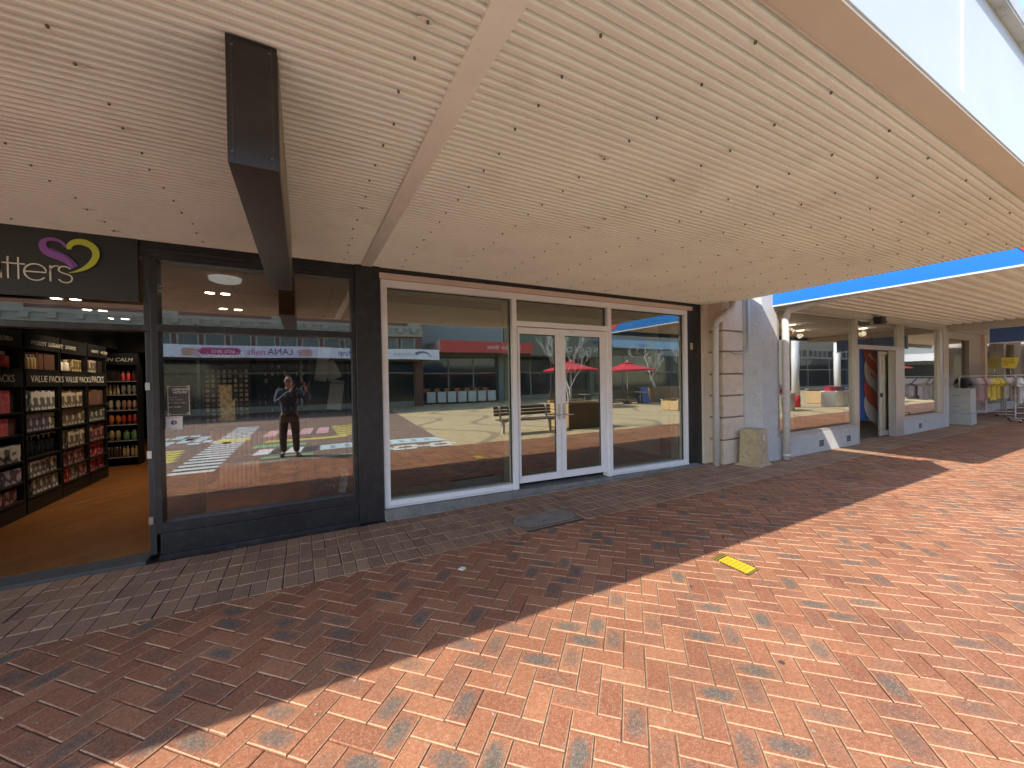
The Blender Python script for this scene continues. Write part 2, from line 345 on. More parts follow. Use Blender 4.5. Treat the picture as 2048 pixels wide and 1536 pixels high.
# plaza behind the photographer: yellow block paving with dark waves, brown block paving towards the painted part
def plazamat():
    m = bpy.data.materials.new('plaza_blocks'); m.use_nodes = True; nt = m.node_tree; L = nt.links.new; b = nt.nodes['Principled BSDF']
    geo = N(nt, 'ShaderNodeNewGeometry'); sx = N(nt, 'ShaderNodeSeparateXYZ'); L(geo.outputs['Position'], sx.inputs[0])
    br = N(nt, 'ShaderNodeTexBrick'); br.inputs['Scale'].default_value = 1; br.inputs['Brick Width'].default_value = .232; br.inputs['Row Height'].default_value = .116; br.inputs['Mortar Size'].default_value = .004
    br.inputs['Color1'].default_value = (.52, .40, .21, 1); br.inputs['Color2'].default_value = (.62, .49, .28, 1); br.inputs['Mortar'].default_value = (.2, .15, .09, 1)
    L(geo.outputs['Position'], br.inputs['Vector'])
    b2 = N(nt, 'ShaderNodeTexBrick'); b2.inputs['Scale'].default_value = 1; b2.inputs['Brick Width'].default_value = .232; b2.inputs['Row Height'].default_value = .116; b2.inputs['Mortar Size'].default_value = .006
    b2.inputs['Color1'].default_value = (.30, .19, .14, 1); b2.inputs['Color2'].default_value = (.23, .15, .11, 1); b2.inputs['Mortar'].default_value = (.07, .05, .04, 1); L(geo.outputs['Position'], b2.inputs['Vector'])
    s1 = N(nt, 'ShaderNodeMath', operation='MULTIPLY'); s1.inputs[1].default_value = 1.15; L(sx.outputs[1], s1.inputs[0])
    si = N(nt, 'ShaderNodeMath', operation='SINE'); L(s1.outputs[0], si.inputs[0])
    ad = N(nt, 'ShaderNodeMath', operation='MULTIPLY_ADD'); ad.inputs[1].default_value = .8; L(si.outputs[0], ad.inputs[0]); L(sx.outputs[0], ad.inputs[2])
    ff = N(nt, 'ShaderNodeMath', operation='PINGPONG'); ff.inputs[1].default_value = 1.1; L(ad.outputs[0], ff.inputs[0])
    lt = N(nt, 'ShaderNodeMath', operation='LESS_THAN'); lt.inputs[1].default_value = .16; L(ff.outputs[0], lt.inputs[0])
    mx = N(nt, 'ShaderNodeMix', data_type='RGBA'); L(lt.outputs[0], mx.inputs[0]); L(br.outputs[0], mx.inputs[6]); mx.inputs[7].default_value = (.34, .26, .17, 1)
    # the yellow field begins at a diagonal
    dg = N(nt, 'ShaderNodeMath', operation='MULTIPLY_ADD'); dg.inputs[1].default_value = .09; L(sx.outputs[1], dg.inputs[0]); L(sx.outputs[0], dg.inputs[2])
    gt = N(nt, 'ShaderNodeMath', operation='GREATER_THAN'); gt.inputs[1].default_value = 3.3; L(dg.outputs[0], gt.inputs[0])
    m2 = N(nt, 'ShaderNodeMix', data_type='RGBA'); L(gt.outputs[0], m2.inputs[0]); L(b2.outputs[0], m2.inputs[6]); L(mx.outputs[2], m2.inputs[7])
    L(m2.outputs[2], b.inputs['Base Color']); b.inputs['Roughness'].default_value = .85
    return m
p = MB(); p.face([(-40, -30, 0), (60, -30, 0), (60, Y0-.004, 0), (-40, Y0-.004, 0)])
struct(p.build('plaza_paving', plazamat()))
p = MB(); p.face([(X1, Y0, -.002), (70, Y0, -.002), (70, 14, -.002), (X1, 14, -.002)]); p.face([(-40, Y0, -.002), (X0, Y0, -.002), (X0, 14, -.002), (-40, 14, -.002)])
struct(p.build('far_paving', mat('far_pavers', (.2, .1, .07), .9, var=.2, scale=3)))
# painted game markings on the plaza (flat paint, four millimetres up)
PAINT = {'white': (.78, .78, .74), 'yellow': (.72, .62, .12), 'blue': (.25, .42, .62), 'green': (.22, .50, .24), 'pale': (.55, .72, .74), 'pink': (.72, .42, .40), 'dark': (.06, .065, .06), 'grey': (.35, .38, .38), 'sand': (.5, .42, .28)}
PK = list(PAINT)
pm = [mat('paint_'+k, PAINT[k], .7, var=.12, scale=12, dirt=((.16, .10, .08), 22, .35)) for k in PK]
q = MB()
def pq(c, pts, z=.004): q.mi = PK.index(c); q.face([(x, y, z) for x, y in pts])
for i in range(23):                       # ladder of white bars
    y = .62-i*.4; xo = -1.85+.0*i; pq('white', [(xo-.36, y-.22), (xo+.36, y-.22), (xo+.36, y), (xo-.36, y)]); pq('dark', [(xo-.36, y-.4), (xo+.36, y-.4), (xo+.36, y-.224), (xo-.36, y-.224)])
pq('yellow', [(-2.2, -4.6), (-1.4, -4.6), (-1.4, -4.0), (-2.2, -4.0)], .008)
for i in range(7):
    for j in range(5):
        if (i+j) % 3: pq('pale', [(-4.9+i*.34, -6.4+j*.5), (-4.62+i*.34, -6.4+j*.5), (-4.62+i*.34, -6.0+j*.5), (-4.9+i*.34, -6.0+j*.5)])
for i in range(5): pq('yellow', [(-3.6+.12*i, -2.9+i*.42), (-2.6+.05*i, -2.9+i*.42), (-2.7+.05*i, -2.6+i*.42), (-3.7+.12*i, -2.6+i*.42)])
pq('blue', [(-3.9, -.9), (-2.95, -1.1), (-2.85, -.55), (-3.3, -.05), (-3.9, -.1)]); pq('pale', [(-3.9, -.1), (-3.3, -.05), (-3.45, .15), (-3.9, .12)])
pq('green', [(-3.3, .2), (-2.75, .16), (-2.7, .27), (-3.3, .3)])
for i in range(4): pq('white' if i % 2 == 0 else 'dark', [(-.95+i*.33, -1.75), (-.64+i*.33, -1.75), (-.72+i*.33, -.9), (-1.05+i*.33, -.9)])
pq('pale', [(.4, -1.75), (3.4, -1.5), (3.5, -.7), (.35, -.9)])
for i in range(8): pq('grey', [(.6+i*.34, -1.5+.03*i), (.72+i*.34, -1.5+.03*i), (.72+i*.34, -1.0), (.6+i*.34, -1.0)], .008)
pq('green', [(-1.1, -2.6), (.1, -2.6), (.05, -2.1), (-1.2, -2.1)]); pq('yellow', [(-.9, -3.5), (1.2, -3.5), (1.2, -3.1), (-1.0, -3.1)])
for i in range(4): pq('pink', [(-1.0+i*.5, -6.4), (-.65+i*.5, -6.4), (-.78+i*.5, -4.6), (-1.14+i*.5, -4.6)])
for i in range(6): pq('yellow', [(.95, -6.6+i*.55), (1.9, -6.6+i*.55), (1.9, -6.3+i*.55), (.95, -6.3+i*.55)])
for i in range(6):
    for j in range(3):
        if (i*2+j) % 3: pq('white', [(1.7+i*.3+.1*j, -.45+.22*j), (1.97+i*.3+.1*j, -.45+.22*j), (1.97+i*.3+.1*j, -.27+.22*j), (1.7+i*.3+.1*j, -.27+.22*j)])
pq('green', [(.3, .02), (1.9, .02), (1.9, .18), (.35, .18)]); pq('sand', [(-1.1, .02), (-.35, .02), (-.3, .14), (-1.1, .14)])
pq('green', [(-.8, -.55), (.2, -.55), (.2, -.3), (-.85, -.3)])
for i in range(5): pq('white', [(-3.1+i*.27, -5.4+.3*i), (-2.9+i*.27, -5.4+.3*i), (-2.9+i*.27, -4.9+.3*i), (-3.1+i*.27, -4.9+.3*i)])
struct(q.build('painted_markings', pm))

# ============================================================ MAIN AWNING
CZ = 2.98; CX0, CX1, CY0 = -7.4, 6.93, .69
aw = E('awning', (0, 4.8, CZ), 'long cream awning with ribbed soffit and tall white front over the footpath', 'awning')
ribm = mat('soffit_cream', (.85, .815, .735), .42, var=.04, scale=1.2, dirt=((.55, .47, .37), 2.6, .30))
def ribbed(mb, x0, x1, y0, y1, z, pitch, dep, rib):
    n = int(round((y1-y0)/pitch))
    for i in range(n):
        y = y0+i*pitch
        # a pan, a thin dark lap groove and a raised rib
        P = [(y, z), (y+.022, z), (y+.0225, z+.02), (y+.031, z+.02), (y+.0315, z-.006), (y+.034, z-.015), (y+.047, z-.015), (y+.0505, z), (y+pitch, z)]
        for (a, za), (b, zb) in zip(P, P[1:]): mb.face([(x0, a, za), (x0, b, zb), (x1, b, zb), (x1, a, za)])
sf = MB(); ribbed(sf, CX0, .62, .81, 4.90, CZ, .0509, .009, .013); ribbed(sf, .735, CX1-.02, .81, 4.90, CZ, .0509, .009, .013)
b = MB(); b.box(.618, .737, .8, 4.88, CZ-.022, CZ+.05); b.build('cross_beam', mat('beam_cream', (.86, .83, .74), .5, var=.04, scale=6, bump=.2, bscale=120, dirt=((.45, .36, .26), 12, .3)), aw, bevel=.006)
# screws through the ribs
SC = []; ys = [.93, 1.19, 1.44, 1.64, 1.845, 2.09, 2.295, 2.54, 2.75, 3.0, 3.2, 3.45, 3.66, 3.9, 4.12, 4.36, 4.6]
xs = [-6.9+.611*i for i in range(23)]
for i, x in enumerate(xs):
    for y in ys:
        if abs(x-.68) < .09: continue
        xx, yy = x+random.gauss(0, .01), y+random.gauss(0, .006); SC.append((abs(xx-.5)+abs(yy-.5), xx, yy))
SCREW = mat('screw_dark', (.14, .115, .095), .6)
SC.sort(); rest = MB()
for i, (_, xx, yy) in enumerate(SC):
    k = MB() if i < 99 else rest
    k.lathe((xx, yy, CZ-.023), [(.002, -.002), (.006, 0), (.0065, .010), (.004, .012)], 7)
    if i < 99: k.build('screw', SCREW, aw)
tag(rest.build('screws', SCREW, aw), kind='stuff')
st = sf; st.mi = 1
for i, x in enumerate(xs):
    for y in ys:
        if random.random() < .14 and abs(x-.68) > .12 and not (-.3 < x < 0 and y > 1.7):
            k = 9; rr = random.uniform(.014, .032); st.face([(x+rr*1.3*cos(2*pi*t/k)*random.uniform(.6, 1.3), y+rr*.6*sin(2*pi*t/k)*random.uniform(.6, 1.3), CZ-.0155) for t in range(k)][::-1])
sf.build('soffit', [ribm, mat('filler_patch', (.76, .70, .60), .7, var=.2, scale=60)], aw)
b = MB(); b.box(CX0, CX1, CY0-.006, .81, CZ-.016, CZ+.01); b.box(CX0, CX1, .81, .822, CZ-.012, CZ+.03); b.build('edge_trim', mat('trim_tan', (.62, .51, .40), .55, var=.04, scale=4), aw)
b = MB(); b.box(CX1-.02, CX1, .69, 4.8, CZ-.006, CZ+.02); b.build('end_trim', MATS['trim_tan'], aw)
b = MB(); x = 3.03-2.44*5
while x < CX1:
    b.box(max(x+.006, CX0), min(x+2.434, CX1), CY0, CY0+.03, CZ+.075, 3.72); x += 2.44
b.box(CX0, CX1, CY0+.006, CY0+.04, CZ+.012, 3.72); b.box(CX0, CX1, CY0-.012, CY0+.004, CZ-.004, CZ+.07)
b.build('front_fascia', fasw, aw, bevel=.002)
b = MB(); x = 3.03-2.44*5
while x < CX1: b.box(x-.009, x+.009, CY0-.009, CY0-.0, CZ+.075, 3.70); x += 2.44
b.build('joint_strip', fasw, aw)
b = MB(); b.box(CX0, CX1, CY0-.05, CY0+.06, 3.723, 3.80); b.box(CX0, CX1, CY0-.055, CY0-.045, 3.735, 3.82); b.build('capping', mat('gutter_grey', (.42, .41, .40), .5, var=.15, scale=5, dirt=((.15, .14, .12), 6, .5)), aw, bevel=.003)
b = MB(); b.box(CX1-.03, CX1, CY0+.06, 4.78, CZ+.02, 3.66); b.build('end_fascia', fasw, aw)
b = MB(); b.box(CX0, CX1-.03, CY0+.1, 4.85, 3.55, 3.6); b.box(CX0, CX0+.03, CY0+.04, 4.85, CZ-.01, 3.72); b.build('roof_deck', mat('roof_grey', (.4, .4, .4), .6), aw)

# blade sign boxed in dark panels, hanging under the awning
bs = E('hanging_sign_box', (-.15, 1.85, 2.98), 'long dark blank sign box hung crosswise under the cream ribbed awning', 'sign')
blade = mat('dark_bronze_panel', (.030, .027, .025), .28, var=.2, scale=4, dirt=((.10, .085, .07), 20, .18), bump=.05, bscale=14)
b = MB(); b.box(-.236, -.064, 1.842, 4.14, 2.477, 2.972); b.build('casing', blade, bs, bevel=.003)
b = MB()
for yy in (1.8405,): 
    for x in (-.218, -.083): b.box(x-.0012, x+.0012, yy, yy+.002, 2.49, 2.96)
for x in (-.205, -.17, -.12, -.09): b.box(x-.0012, x+.0012, 1.85, 4.12, 2.4755, 2.477)
b.build('panel_seams', mat('seam_light', (.07, .062, .055), .5), bs)
b = MB(); b.box(-.0635, -.061, 1.86, 4.12, 2.50, 2.955); b.build('side_panel', mat('side_panel_tan', (.20, .16, .12), .4), bs)
b = MB(); 
for x, z in ((-.215, 2.93), (-.09, 2.94), (-.218, 2.52), (-.088, 2.52)): b.lathe((x, 1.839, z), [(.004, -.004), (.005, .004)], 6)
b.build('screws', mat('screw_dull', (.16, .14, .12), .5, metal=.6), bs)

# ============================================================ BLACK SHOP
bk = E('salon_shop', (-1.2, 4.85, 0), 'black painted shopfront with open doorway and large reflecting window', 'shop')
b = MB(); b.box(-1.195, .55, 4.78, 5.0, .04, .235); b.box(-1.18, .55, 4.80, 5.0, .235, .30); b.box(-1.195, .55, 4.74, 4.80, -.01, .045); b.build('plinth', black, bk, bevel=.004)
b = MB(); b.box(.55, .822, 4.76, 5.4, 0, 2.97); b.build('pillar', black, bk, bevel=.004)
b = MB(); b.box(-1.30, .55, 4.79, 5.05, 2.832, 2.975); b.box(-1.27, .55, 4.765, 4.79, 2.87, 2.90); b.build('header', black, bk, bevel=.003)
wf = MB(); wf.box(-1.235, -1.18, 4.80, 4.95, .235, 2.832); wf.box(.505, .55, 4.80, 4.95, .30, 2.832); wf.box(-1.18, .505, 4.80, 4.95, .30, .335); wf.box(-1.18, .505, 4.80, 4.95, 2.80, 2.832); wf.box(-1.18, .505, 4.795, 4.95, 2.135, 2.20)
wfo = wf.build('window_frame', black, bk, bevel=.003)
B('glass', GL_B, wfo, -1.18, .505, 4.87, 4.876, .335, 2.135); B('glass', GL_B, wfo, -1.18, .505, 4.87, 4.876, 2.20, 2.80)
b = MB(); b.box(-1.285, -1.235, 4.84, 5.05, .03, 2.135); b.box(-1.285, -1.235, 4.81, 4.95, 2.135, 2.86); b.build('door_post', mat('dark_aluminium', (.06, .06, .065), .35, metal=.4), bk, bevel=.003)
for z in (.36, .98, 1.62): B('hinge_plate', steel, bk, -1.289, -1.255, 4.828, 4.84, z-.035, z+.035)
b = MB(); b.box(-7.2, -1.285, 4.815, 4.95, 2.135, 2.19); dt = b.build('doorway_header', black, bk, bevel=.003)
B('glass', GL_B, dt, -7.2, -1.285, 4.87, 4.876, 2.19, 2.80)
b = MB(); b.box(-7.3, -1.285, 4.72, 4.99, -.015, .028); b.build('threshold', mat('threshold_dark', (.07, .068, .065), .85, var=.15, scale=9, spot=.2, sscale=200, bump=.4, bscale=150), bk, bevel=.004)
b = MB(); b.box(-7.4, -7.2, 4.78, 5.2, 0, 2.97); b.build('side_pier', black, bk)
# interior shell
def floormat():
    m = bpy.data.materials.new('timber_floor'); m.use_nodes = True; nt = m.node_tree; L = nt.links.new; b = nt.nodes['Principled BSDF']
    geo = N(nt, 'ShaderNodeNewGeometry'); mp = N(nt, 'ShaderNodeMapping'); mp.inputs['Rotation'].default_value = (0, 0, R(-47)); L(geo.outputs['Position'], mp.inputs[0])
    br = N(nt, 'ShaderNodeTexBrick'); br.inputs['Scale'].default_value = 1; br.inputs['Brick Width'].default_value = 2.4; br.inputs['Row Height'].default_value = .135; br.inputs['Mortar Size'].default_value = .0022
    br.inputs['Color1'].default_value = (.20, .075, .02, 1); br.inputs['Color2'].default_value = (.27, .11, .032, 1); br.inputs['Mortar'].default_value = (.06, .025, .01, 1); L(mp.outputs[0], br.inputs[0])
    m2 = N(nt, 'ShaderNodeMapping'); m2.inputs['Scale'].default_value = (1.5, 14, 1); L(mp.outputs[0], m2.inputs[0])
    nz = N(nt, 'ShaderNodeTexNoise'); nz.inputs['Scale'].default_value = 3; nz.inputs['Detail'].default_value = 7; nz.inputs['Distortion'].default_value = 1; L(m2.outputs[0], nz.inputs[0])
    mr = N(nt, 'ShaderNodeMapRange'); mr.inputs[1].default_value = .3; mr.inputs[2].default_value = .7; mr.inputs[3].default_value = .6; mr.inputs[4].default_value = 1.25; L(nz.outputs[0], mr.inputs[0])
    v = N(nt, 'ShaderNodeVectorMath', operation='SCALE'); L(br.outputs[0], v.inputs[0]); L(mr.outputs[0], v.inputs['Scale'])
    k = N(nt, 'ShaderNodeTexNoise'); k.inputs['Scale'].default_value = 9; k.inputs['Detail'].default_value = 1; m3 = N(nt, 'ShaderNodeMapping'); m3.inputs['Scale'].default_value = (1, 2.2, 1); L(mp.outputs[0], m3.inputs[0]); L(m3.outputs[0], k.inputs[0])
    kr = N(nt, 'ShaderNodeMapRange'); kr.inputs[1].default_value = .70; kr.inputs[2].default_value = .76; L(k.outputs[0], kr.inputs[0])
    mx = N(nt, 'ShaderNodeMix', data_type='RGBA'); L(kr.outputs[0], mx.inputs[0]); L(v.outputs[0], mx.inputs[6]); mx.inputs[7].default_value = (.07, .025, .008, 1)
    L(mx.outputs[2], b.inputs['Base Color']); b.inputs['Roughness'].default_value = .28; b.inputs['Specular IOR Level'].default_value = .5
    return m
B('floor', floormat(), bk, -7.2, .75, 4.95, 16, -.01, .03)
dkw = mat('interior_black_wall', (.007, .006, .006), .9, spec=.03)
b = MB(); b.box(-3.62, -3.5, 6.2, 10.2, .03, 3.1); b.box(-7.3, -3.62, 10.9, 11.0, .03, 3.1); b.box(-4.6, -3.62, 10.2, 10.32, .03, 3.1); b.box(-7.3, -7.2, 5, 16, 0, 3.1); b.box(-7.3, .8, 16, 16.1, 0, 3.1); b.box(.70, .80, 5.4, 16, 0, 3.1); b.build('inner_walls', dkw, bk)
B('added_bulkhead', dkw, bk, -3.7, -3.22, 5.9, 10.6, 2.36, 2.93); B('added_bulkhead', dkw, bk, -3.7, -1.0, 10.66, 12.2, 2.32, 2.93); B('inner_partition', dkw, bk, -3.7, -3.5, 5.0, 6.2, .03, 2.93)  # black bulkheads added so the space above the shelves stays dark
cb = MB(); cb.box(-7.2, .70, 5.05, 16, 2.94, 3.0); cb.build('inner_ceiling', mat('ceiling_warm', (.62, .52, .42), .8, var=.03, scale=2), bk)
cb = MB()
for i in range(8): cb.box(-7.2, .7, 5.6+1.2*i, 5.606+1.2*i, 2.936, 2.94)
for i in range(7): cb.box(-6.8+1.2*i, -6.794+1.2*i, 5.05, 15.9, 2.936, 2.94)
cb.build('ceiling_joints', mat('joint_brown', (.25, .2, .15), .8), bk)
# fascia sign board
fs = E('fascia_sign', (-2, 4.8, 2.4), 'dark shop sign with thin white letters and purple and green heart', 'sign')
B('board', charc, fs, -7.2, -1.30, 4.765, 4.80, 2.395, 2.965, bevel=.002)
wl = mat('sign_white', (.78, .76, .66), .5)
lt = MB(); ya, yb = 4.758, 4.764; W_ = .0095; bz, xh = 2.525, 2.657
def letter(mb, pts): stroke(mb, pts, W_, ya, yb)
def endletter():
    global lt
    lt.build('letter', wl, fs); lt = MB()
def ut_u(x): letter(lt, [(x, xh)]+arc(x+.055, bz+.055, .055, .055, 180, 360, 16)+[(x+.11, xh)]); letter(lt, [(x+.11, xh), (x+.11, bz-.003)])
ut_u(-2.246); endletter()
for x in (-2.098, -2.04): letter(lt, [(x, 2.702), (x, bz-.003)])
letter(lt, [(-2.131, 2.648), (-2.003, 2.648)]); endletter()
letter(lt, [(-2.006, 2.592), (-1.882, 2.592)]+arc(-1.944, 2.590, .064, .068, 5, 325, 34)[1:]); endletter()
letter(lt, [(-1.857, xh), (-1.857, bz-.003)]); letter(lt, [(-1.857, 2.612), (-1.853, 2.632), (-1.842, 2.648), (-1.826, 2.655), (-1.808, 2.655)]); endletter()
letter(lt, bez([(-1.737, 2.640), (-1.760, 2.664), (-1.806, 2.664), (-1.808, 2.626), (-1.808, 2.588), (-1.728, 2.604), (-1.727, 2.560), (-1.727, 2.510), (-1.792, 2.508), (-1.808, 2.545)])); endletter()
hp = MB(); 
stroke(hp, bez([(-1.757, 2.822), (-1.775, 2.872), (-1.835, 2.893), (-1.878, 2.865), (-1.905, 2.845), (-1.905, 2.795), (-1.868, 2.765), (-1.82, 2.73), (-1.745, 2.735), (-1.708, 2.655)], 12), [.016+.0012*i for i in range(12)]+[.032+.0022*i for i in range(13)]+[.058-.0004*i for i in range(12)], 4.754, 4.760)
hp.build('heart_ribbon', mat('sign_purple', (.30, .11, .42), .45), fs)
hp = MB(); stroke(hp, bez([(-1.852, 2.80), (-1.80, 2.765), (-1.735, 2.76), (-1.70, 2.66)], 12), [.012+.001*i for i in range(13)], 4.7515, 4.7535); hp.build('heart_shading', mat('sign_purple_deep', (.16, .07, .30), .45), fs)
hp = MB(); stroke(hp, bez([(-1.737, 2.805), (-1.745, 2.86), (-1.68, 2.90), (-1.62, 2.868), (-1.555, 2.835), (-1.56, 2.76), (-1.60, 2.70), (-1.64, 2.645), (-1.69, 2.62), (-1.742, 2.603)], 12), [.03+.0022*i for i in range(12)]+[.052-.0008*i for i in range(12)]+[.043-.0033*i for i in range(13)], 4.747, 4.753)
hp.build('heart_leaf', mat('sign_lime', (.52, .58, .06), .45), fs)

# ============================================================ WHITE SHOP
ws = E('vacant_shop', (3.4, 4.8, 0), 'empty shopfront with white aluminium frame, olive tinted glass and double doors', 'shop')
F0, F1 = 4.79, 4.93
fr = MB()
def sb(x): return .150-.0182*(x-.83)      # the sill follows the falling footpath
fr.box(.83, .905, F0, F1, sb(.83), 2.835)
fr.box(6.115, 6.20, F0, F1, .05, 2.835)
fr.box(.905, 6.115, F0, F1, 2.748, 2.835)
fr.bar(.905, 2.574, F0, F1, sb(.905), sb(2.574), sb(.905)+.062, sb(2.574)+.062); fr.bar(4.38, 6.115, F0, F1, sb(4.38), sb(6.11), sb(4.38)+.065, sb(6.11)+.065)
fr.bar(.83, 6.2, F0-.02, F0, sb(.83)-.006, sb(6.2)-.006, sb(.83)+.012, sb(6.2)+.012) if 0 else None
fr.box(2.574, 2.645, F0-.012, F1, sb(2.6)-.02, 2.748); fr.box(4.293, 4.375, F0-.012, F1, sb(4.3)-.03, 2.748)
fr.box(2.645, 4.293, F0, F1, 2.375, 2.452)
fr.box(2.645, 2.662, F0+.02, F1, .15, 2.375); fr.box(4.235, 4.293, F0+.03, F1, .12, 2.375)
fro = fr.build('window_frame', white_al, ws, bevel=.004)
sl_ = MB(); sl_.bar(.83, 2.6, F0-.014, F0+.02, sb(.83)-.018, sb(2.6)-.018, sb(.83)-.004, sb(2.6)-.004); sl_.build('sill_flashing', white_al, fro); sl_ = MB(); sl_.bar(4.3, 6.2, F0-.014, F0+.02, sb(4.3)-.018, sb(6.2)-.018, sb(4.3)-.004, sb(6.2)-.004); sl_.build('sill_flashing', white_al, fro)
gy = 4.852
for a_ in ((.905, 2.574, .13, 2.75), (4.375, 6.115, .09, 2.75), (2.645, 4.293, 2.45, 2.75)): B('glass', GL_W, fro, a_[0], a_[1], gy, gy+.006, a_[2], a_[3])
gk = MB()
for x0, x1, z0, z1 in ((.905, 2.574, sb(1.7)+.066, 2.748), (4.375, 6.115, sb(5.2)+.066, 2.748), (2.645, 4.293, 2.452, 2.748)):
    gk.box(x0, x0+.006, gy-.012, gy-.001, z0-.02, z1); gk.box(x1-.012, x1, gy-.012, gy-.001, z0-.02, z1); gk.box(x0, x1, gy-.012, gy-.001, z1-.010, z1)
gk.build('gasket', rubber, fro)
def door(x0, x1, g0, g1, hx, left):
    d = MB(); zb0, zb1 = .168-.03*(x0-2.66)/1.6-.0, .168-.03*(x1-2.66)/1.6
    d.bar(x0, x1, 4.80, 4.85, zb0, zb1, .262-.012*(x0-2.6), .262-.012*(x1-2.6)); d.box(x0, x1, 4.80, 4.85, 2.272, 2.365); d.box(x0, g0, 4.80, 4.85, .24, 2.272); d.box(g1, x1, 4.80, 4.85, .24, 2.272)
    o = d.build('door', white_al, ws, bevel=.003)
    B('glass', GL_W, o, g0, g1, 4.822, 4.828, .24, 2.272)
    k = MB(); k.box(g0, g0+.004, 4.812, 4.82, .25, 2.272); k.box(g1-.008, g1, 4.812, 4.82, .25, 2.272); k.box(g0, g1, 4.812, 4.82, 2.264, 2.272); k.build('gaskets', rubber, o)
    h = MB(); h.box(hx-.02, hx+.02, 4.79, 4.80, 1.03, 1.26); hd = 1 if not left else -1
    h.tube([(hx, 4.80, 1.10), (hx, 4.745, 1.10), (hx+hd*.02, 4.738, 1.10), (hx+hd*.13, 4.738, 1.097)], .0095, 8); h.tube([(hx, 4.795, 1.2), (hx, 4.786, 1.2)], .013, 10)
    h.build('handle', steel, o, bevel=.002)
door(2.664, 3.390, 2.700, 3.300, 3.345, True); door(3.396, 4.233, 3.478, 4.150, 3.437, False)
B('head_trim', mat('pinkish_trim', (.66, .50, .41), .5, var=.04, scale=6), ws, .815, 6.30, 4.755, 4.93, 2.838, 2.905, bevel=.003)
B('dark_header', black, ws, .822, 6.42, 4.77, 5.0, 2.908, 2.985)
b = MB(); b.bar(.824, 2.62, 4.72, 5.0, 0, 0, sb(.82)-.022, sb(2.6)-.022); b.bar(2.62, 4.33, 4.735, 5.0, 0, 0, sb(2.6)-.022, sb(4.3)-.03); b.bar(4.33, 6.42, 4.73, 5.0, 0, 0, sb(4.3)-.022, .032); b.build('concrete_step', conc, ws, bevel=.006)
# interior of the vacant shop
im = mat('vacant_plaster', (.72, .72, .62), .85, var=.06, scale=1); 
b = MB(); b.box(.80, .9, 5.4, 13, 0, 2.9); b.box(6.4, 6.5, 5.0, 13, 0, 2.9); b.box(.8, 6.5, 13, 13.1, 0, 2.9); b.build('inner_walls', im, ws)
b = MB(); b.box(.8, 6.5, 5.0, 13.1, 2.90, 2.95); b.box(.8, 6.5, 6.3, 6.5, 2.55, 2.9); b.build('inner_ceiling', mat('vacant_ceiling', (.8, .79, .68), .8), ws)
B('floor', mat('vacant_carpet', (.09, .085, .08), .95, var=.2, scale=20), ws, .8, 6.5, 5.0, 13, .0, .035)
pg = mat('pale_reveal', (.50, .54, .50), .5)
b = MB(); b.box(2.50, 2.56, 4.90, 4.96, .2, 2.65); b.box(5.95, 6.06, 4.90, 4.99, .12, 2.70); b.box(4.38, 4.41, 4.90, 4.94, .2, 2.7); b.bar(.93, 2.5, 4.9, 4.95, .19, .16, .215, .185); b.bar(4.4, 5.95, 4.9, 4.95, .15, .13, .175, .155); b.box(.93, 2.56, 4.90, 4.97, 2.70, 2.748) ; b.build('inner_reveal', pg, ws)
b = MB(); b.box(.95, 2.5, 4.965, 5.03, 2.62, 2.70); b.box(4.4, 5.95, 4.965, 5.03, 2.62, 2.7); b.box(2.66, 4.28, 4.965, 5.03, 2.60, 2.748); b.box(5.80, 5.94, 4.965, 5.10, .15, 2.62); b.build('roller_box', mat('roller_dark', (.05, .05, .045), .6), ws)

# ============================================================ PIERS BETWEEN THE SHOPS
pc = E('black_pier', (6.4, 4.8, 0), 'narrow black painted pier with small square box beside the vacant shop', 'pier')
B('shaft', black, pc, 6.21, 6.60, 4.81, 5.3, .0, 2.975, bevel=.003)
B('junction_box', mat('box_cream', (.5, .42, .3), .6), pc, 6.29, 6.345, 4.79, 4.81, 2.13, 2.25, bevel=.003)
B('margin_strip', cream, pc, 6.60, 6.78, 4.76, 5.3, .0, 2.975, bevel=.002)
qp = E('quoin_pier', (6.9, 4.6, 0), 'sand coloured pier of rusticated blocks between the downpipes', 'pier')
zs = [0.0, .46, .87, 1.27, 1.67, 2.08, 2.46, 2.97+.9]
for i in range(len(zs)-1):
    B('block', stone, qp, 6.74, 7.36, 4.47, 5.0, zs[i]+.016, zs[i+1]-.016, bevel=.008)
B('core', mat('quoin_joint', (.26, .20, .15), .85), qp, 6.755, 7.35, 4.50, 5.0, 0, 3.85)  # recessed core in a darker colour than the blocks
gp = E('grey_pier', (7.7, 4.3, 0), 'tall grey exposed aggregate pier beside the sand blocks', 'pier')
b = MB(); b.prism([(7.34, 4.45), (7.56, 4.24), (8.06, 4.24), (8.06, 5.0), (7.34, 5.0)], 0, 4.4, 'z'); b.build('shaft', aggr, gp, bevel=.004)
# downpipes
d1 = E('downpipe', (6.62, 4.55, 0), 'cream grey round downpipe with elbows beside the black pier', 'downpipe')
MB().tube([(6.86, 4.36, 2.97), (6.86, 4.36, 2.87), (6.83, 4.38, 2.82), (6.64, 4.50, 2.63), (6.615, 4.52, 2.57), (6.61, 4.525, 2.4), (6.61, 4.53, .005)], .055, 20).build('pipe', galv, d1)
b = MB()
for z in (2.50,): b.lathe((6.61, 4.525, z), [(.058, -.03), (.061, -.03), (.061, .03), (.058, .03)], 20)
b.build('collar', galv, d1)
d2 = E('downpipe', (8.13, 4.15, 0), 'grey round downpipe with a bend at the blue awning, on the grey pier', 'downpipe')
MB().tube([(8.16, 3.0, 2.98), (8.16, 3.7, 2.93), (8.17, 4.08, 2.87), (8.185, 4.13, 2.78), (8.17, 4.15, 2.70), (8.17, 4.15, 2.4), (8.17, 4.15, .01)], .062, 20).build('pipe', galv, d2)
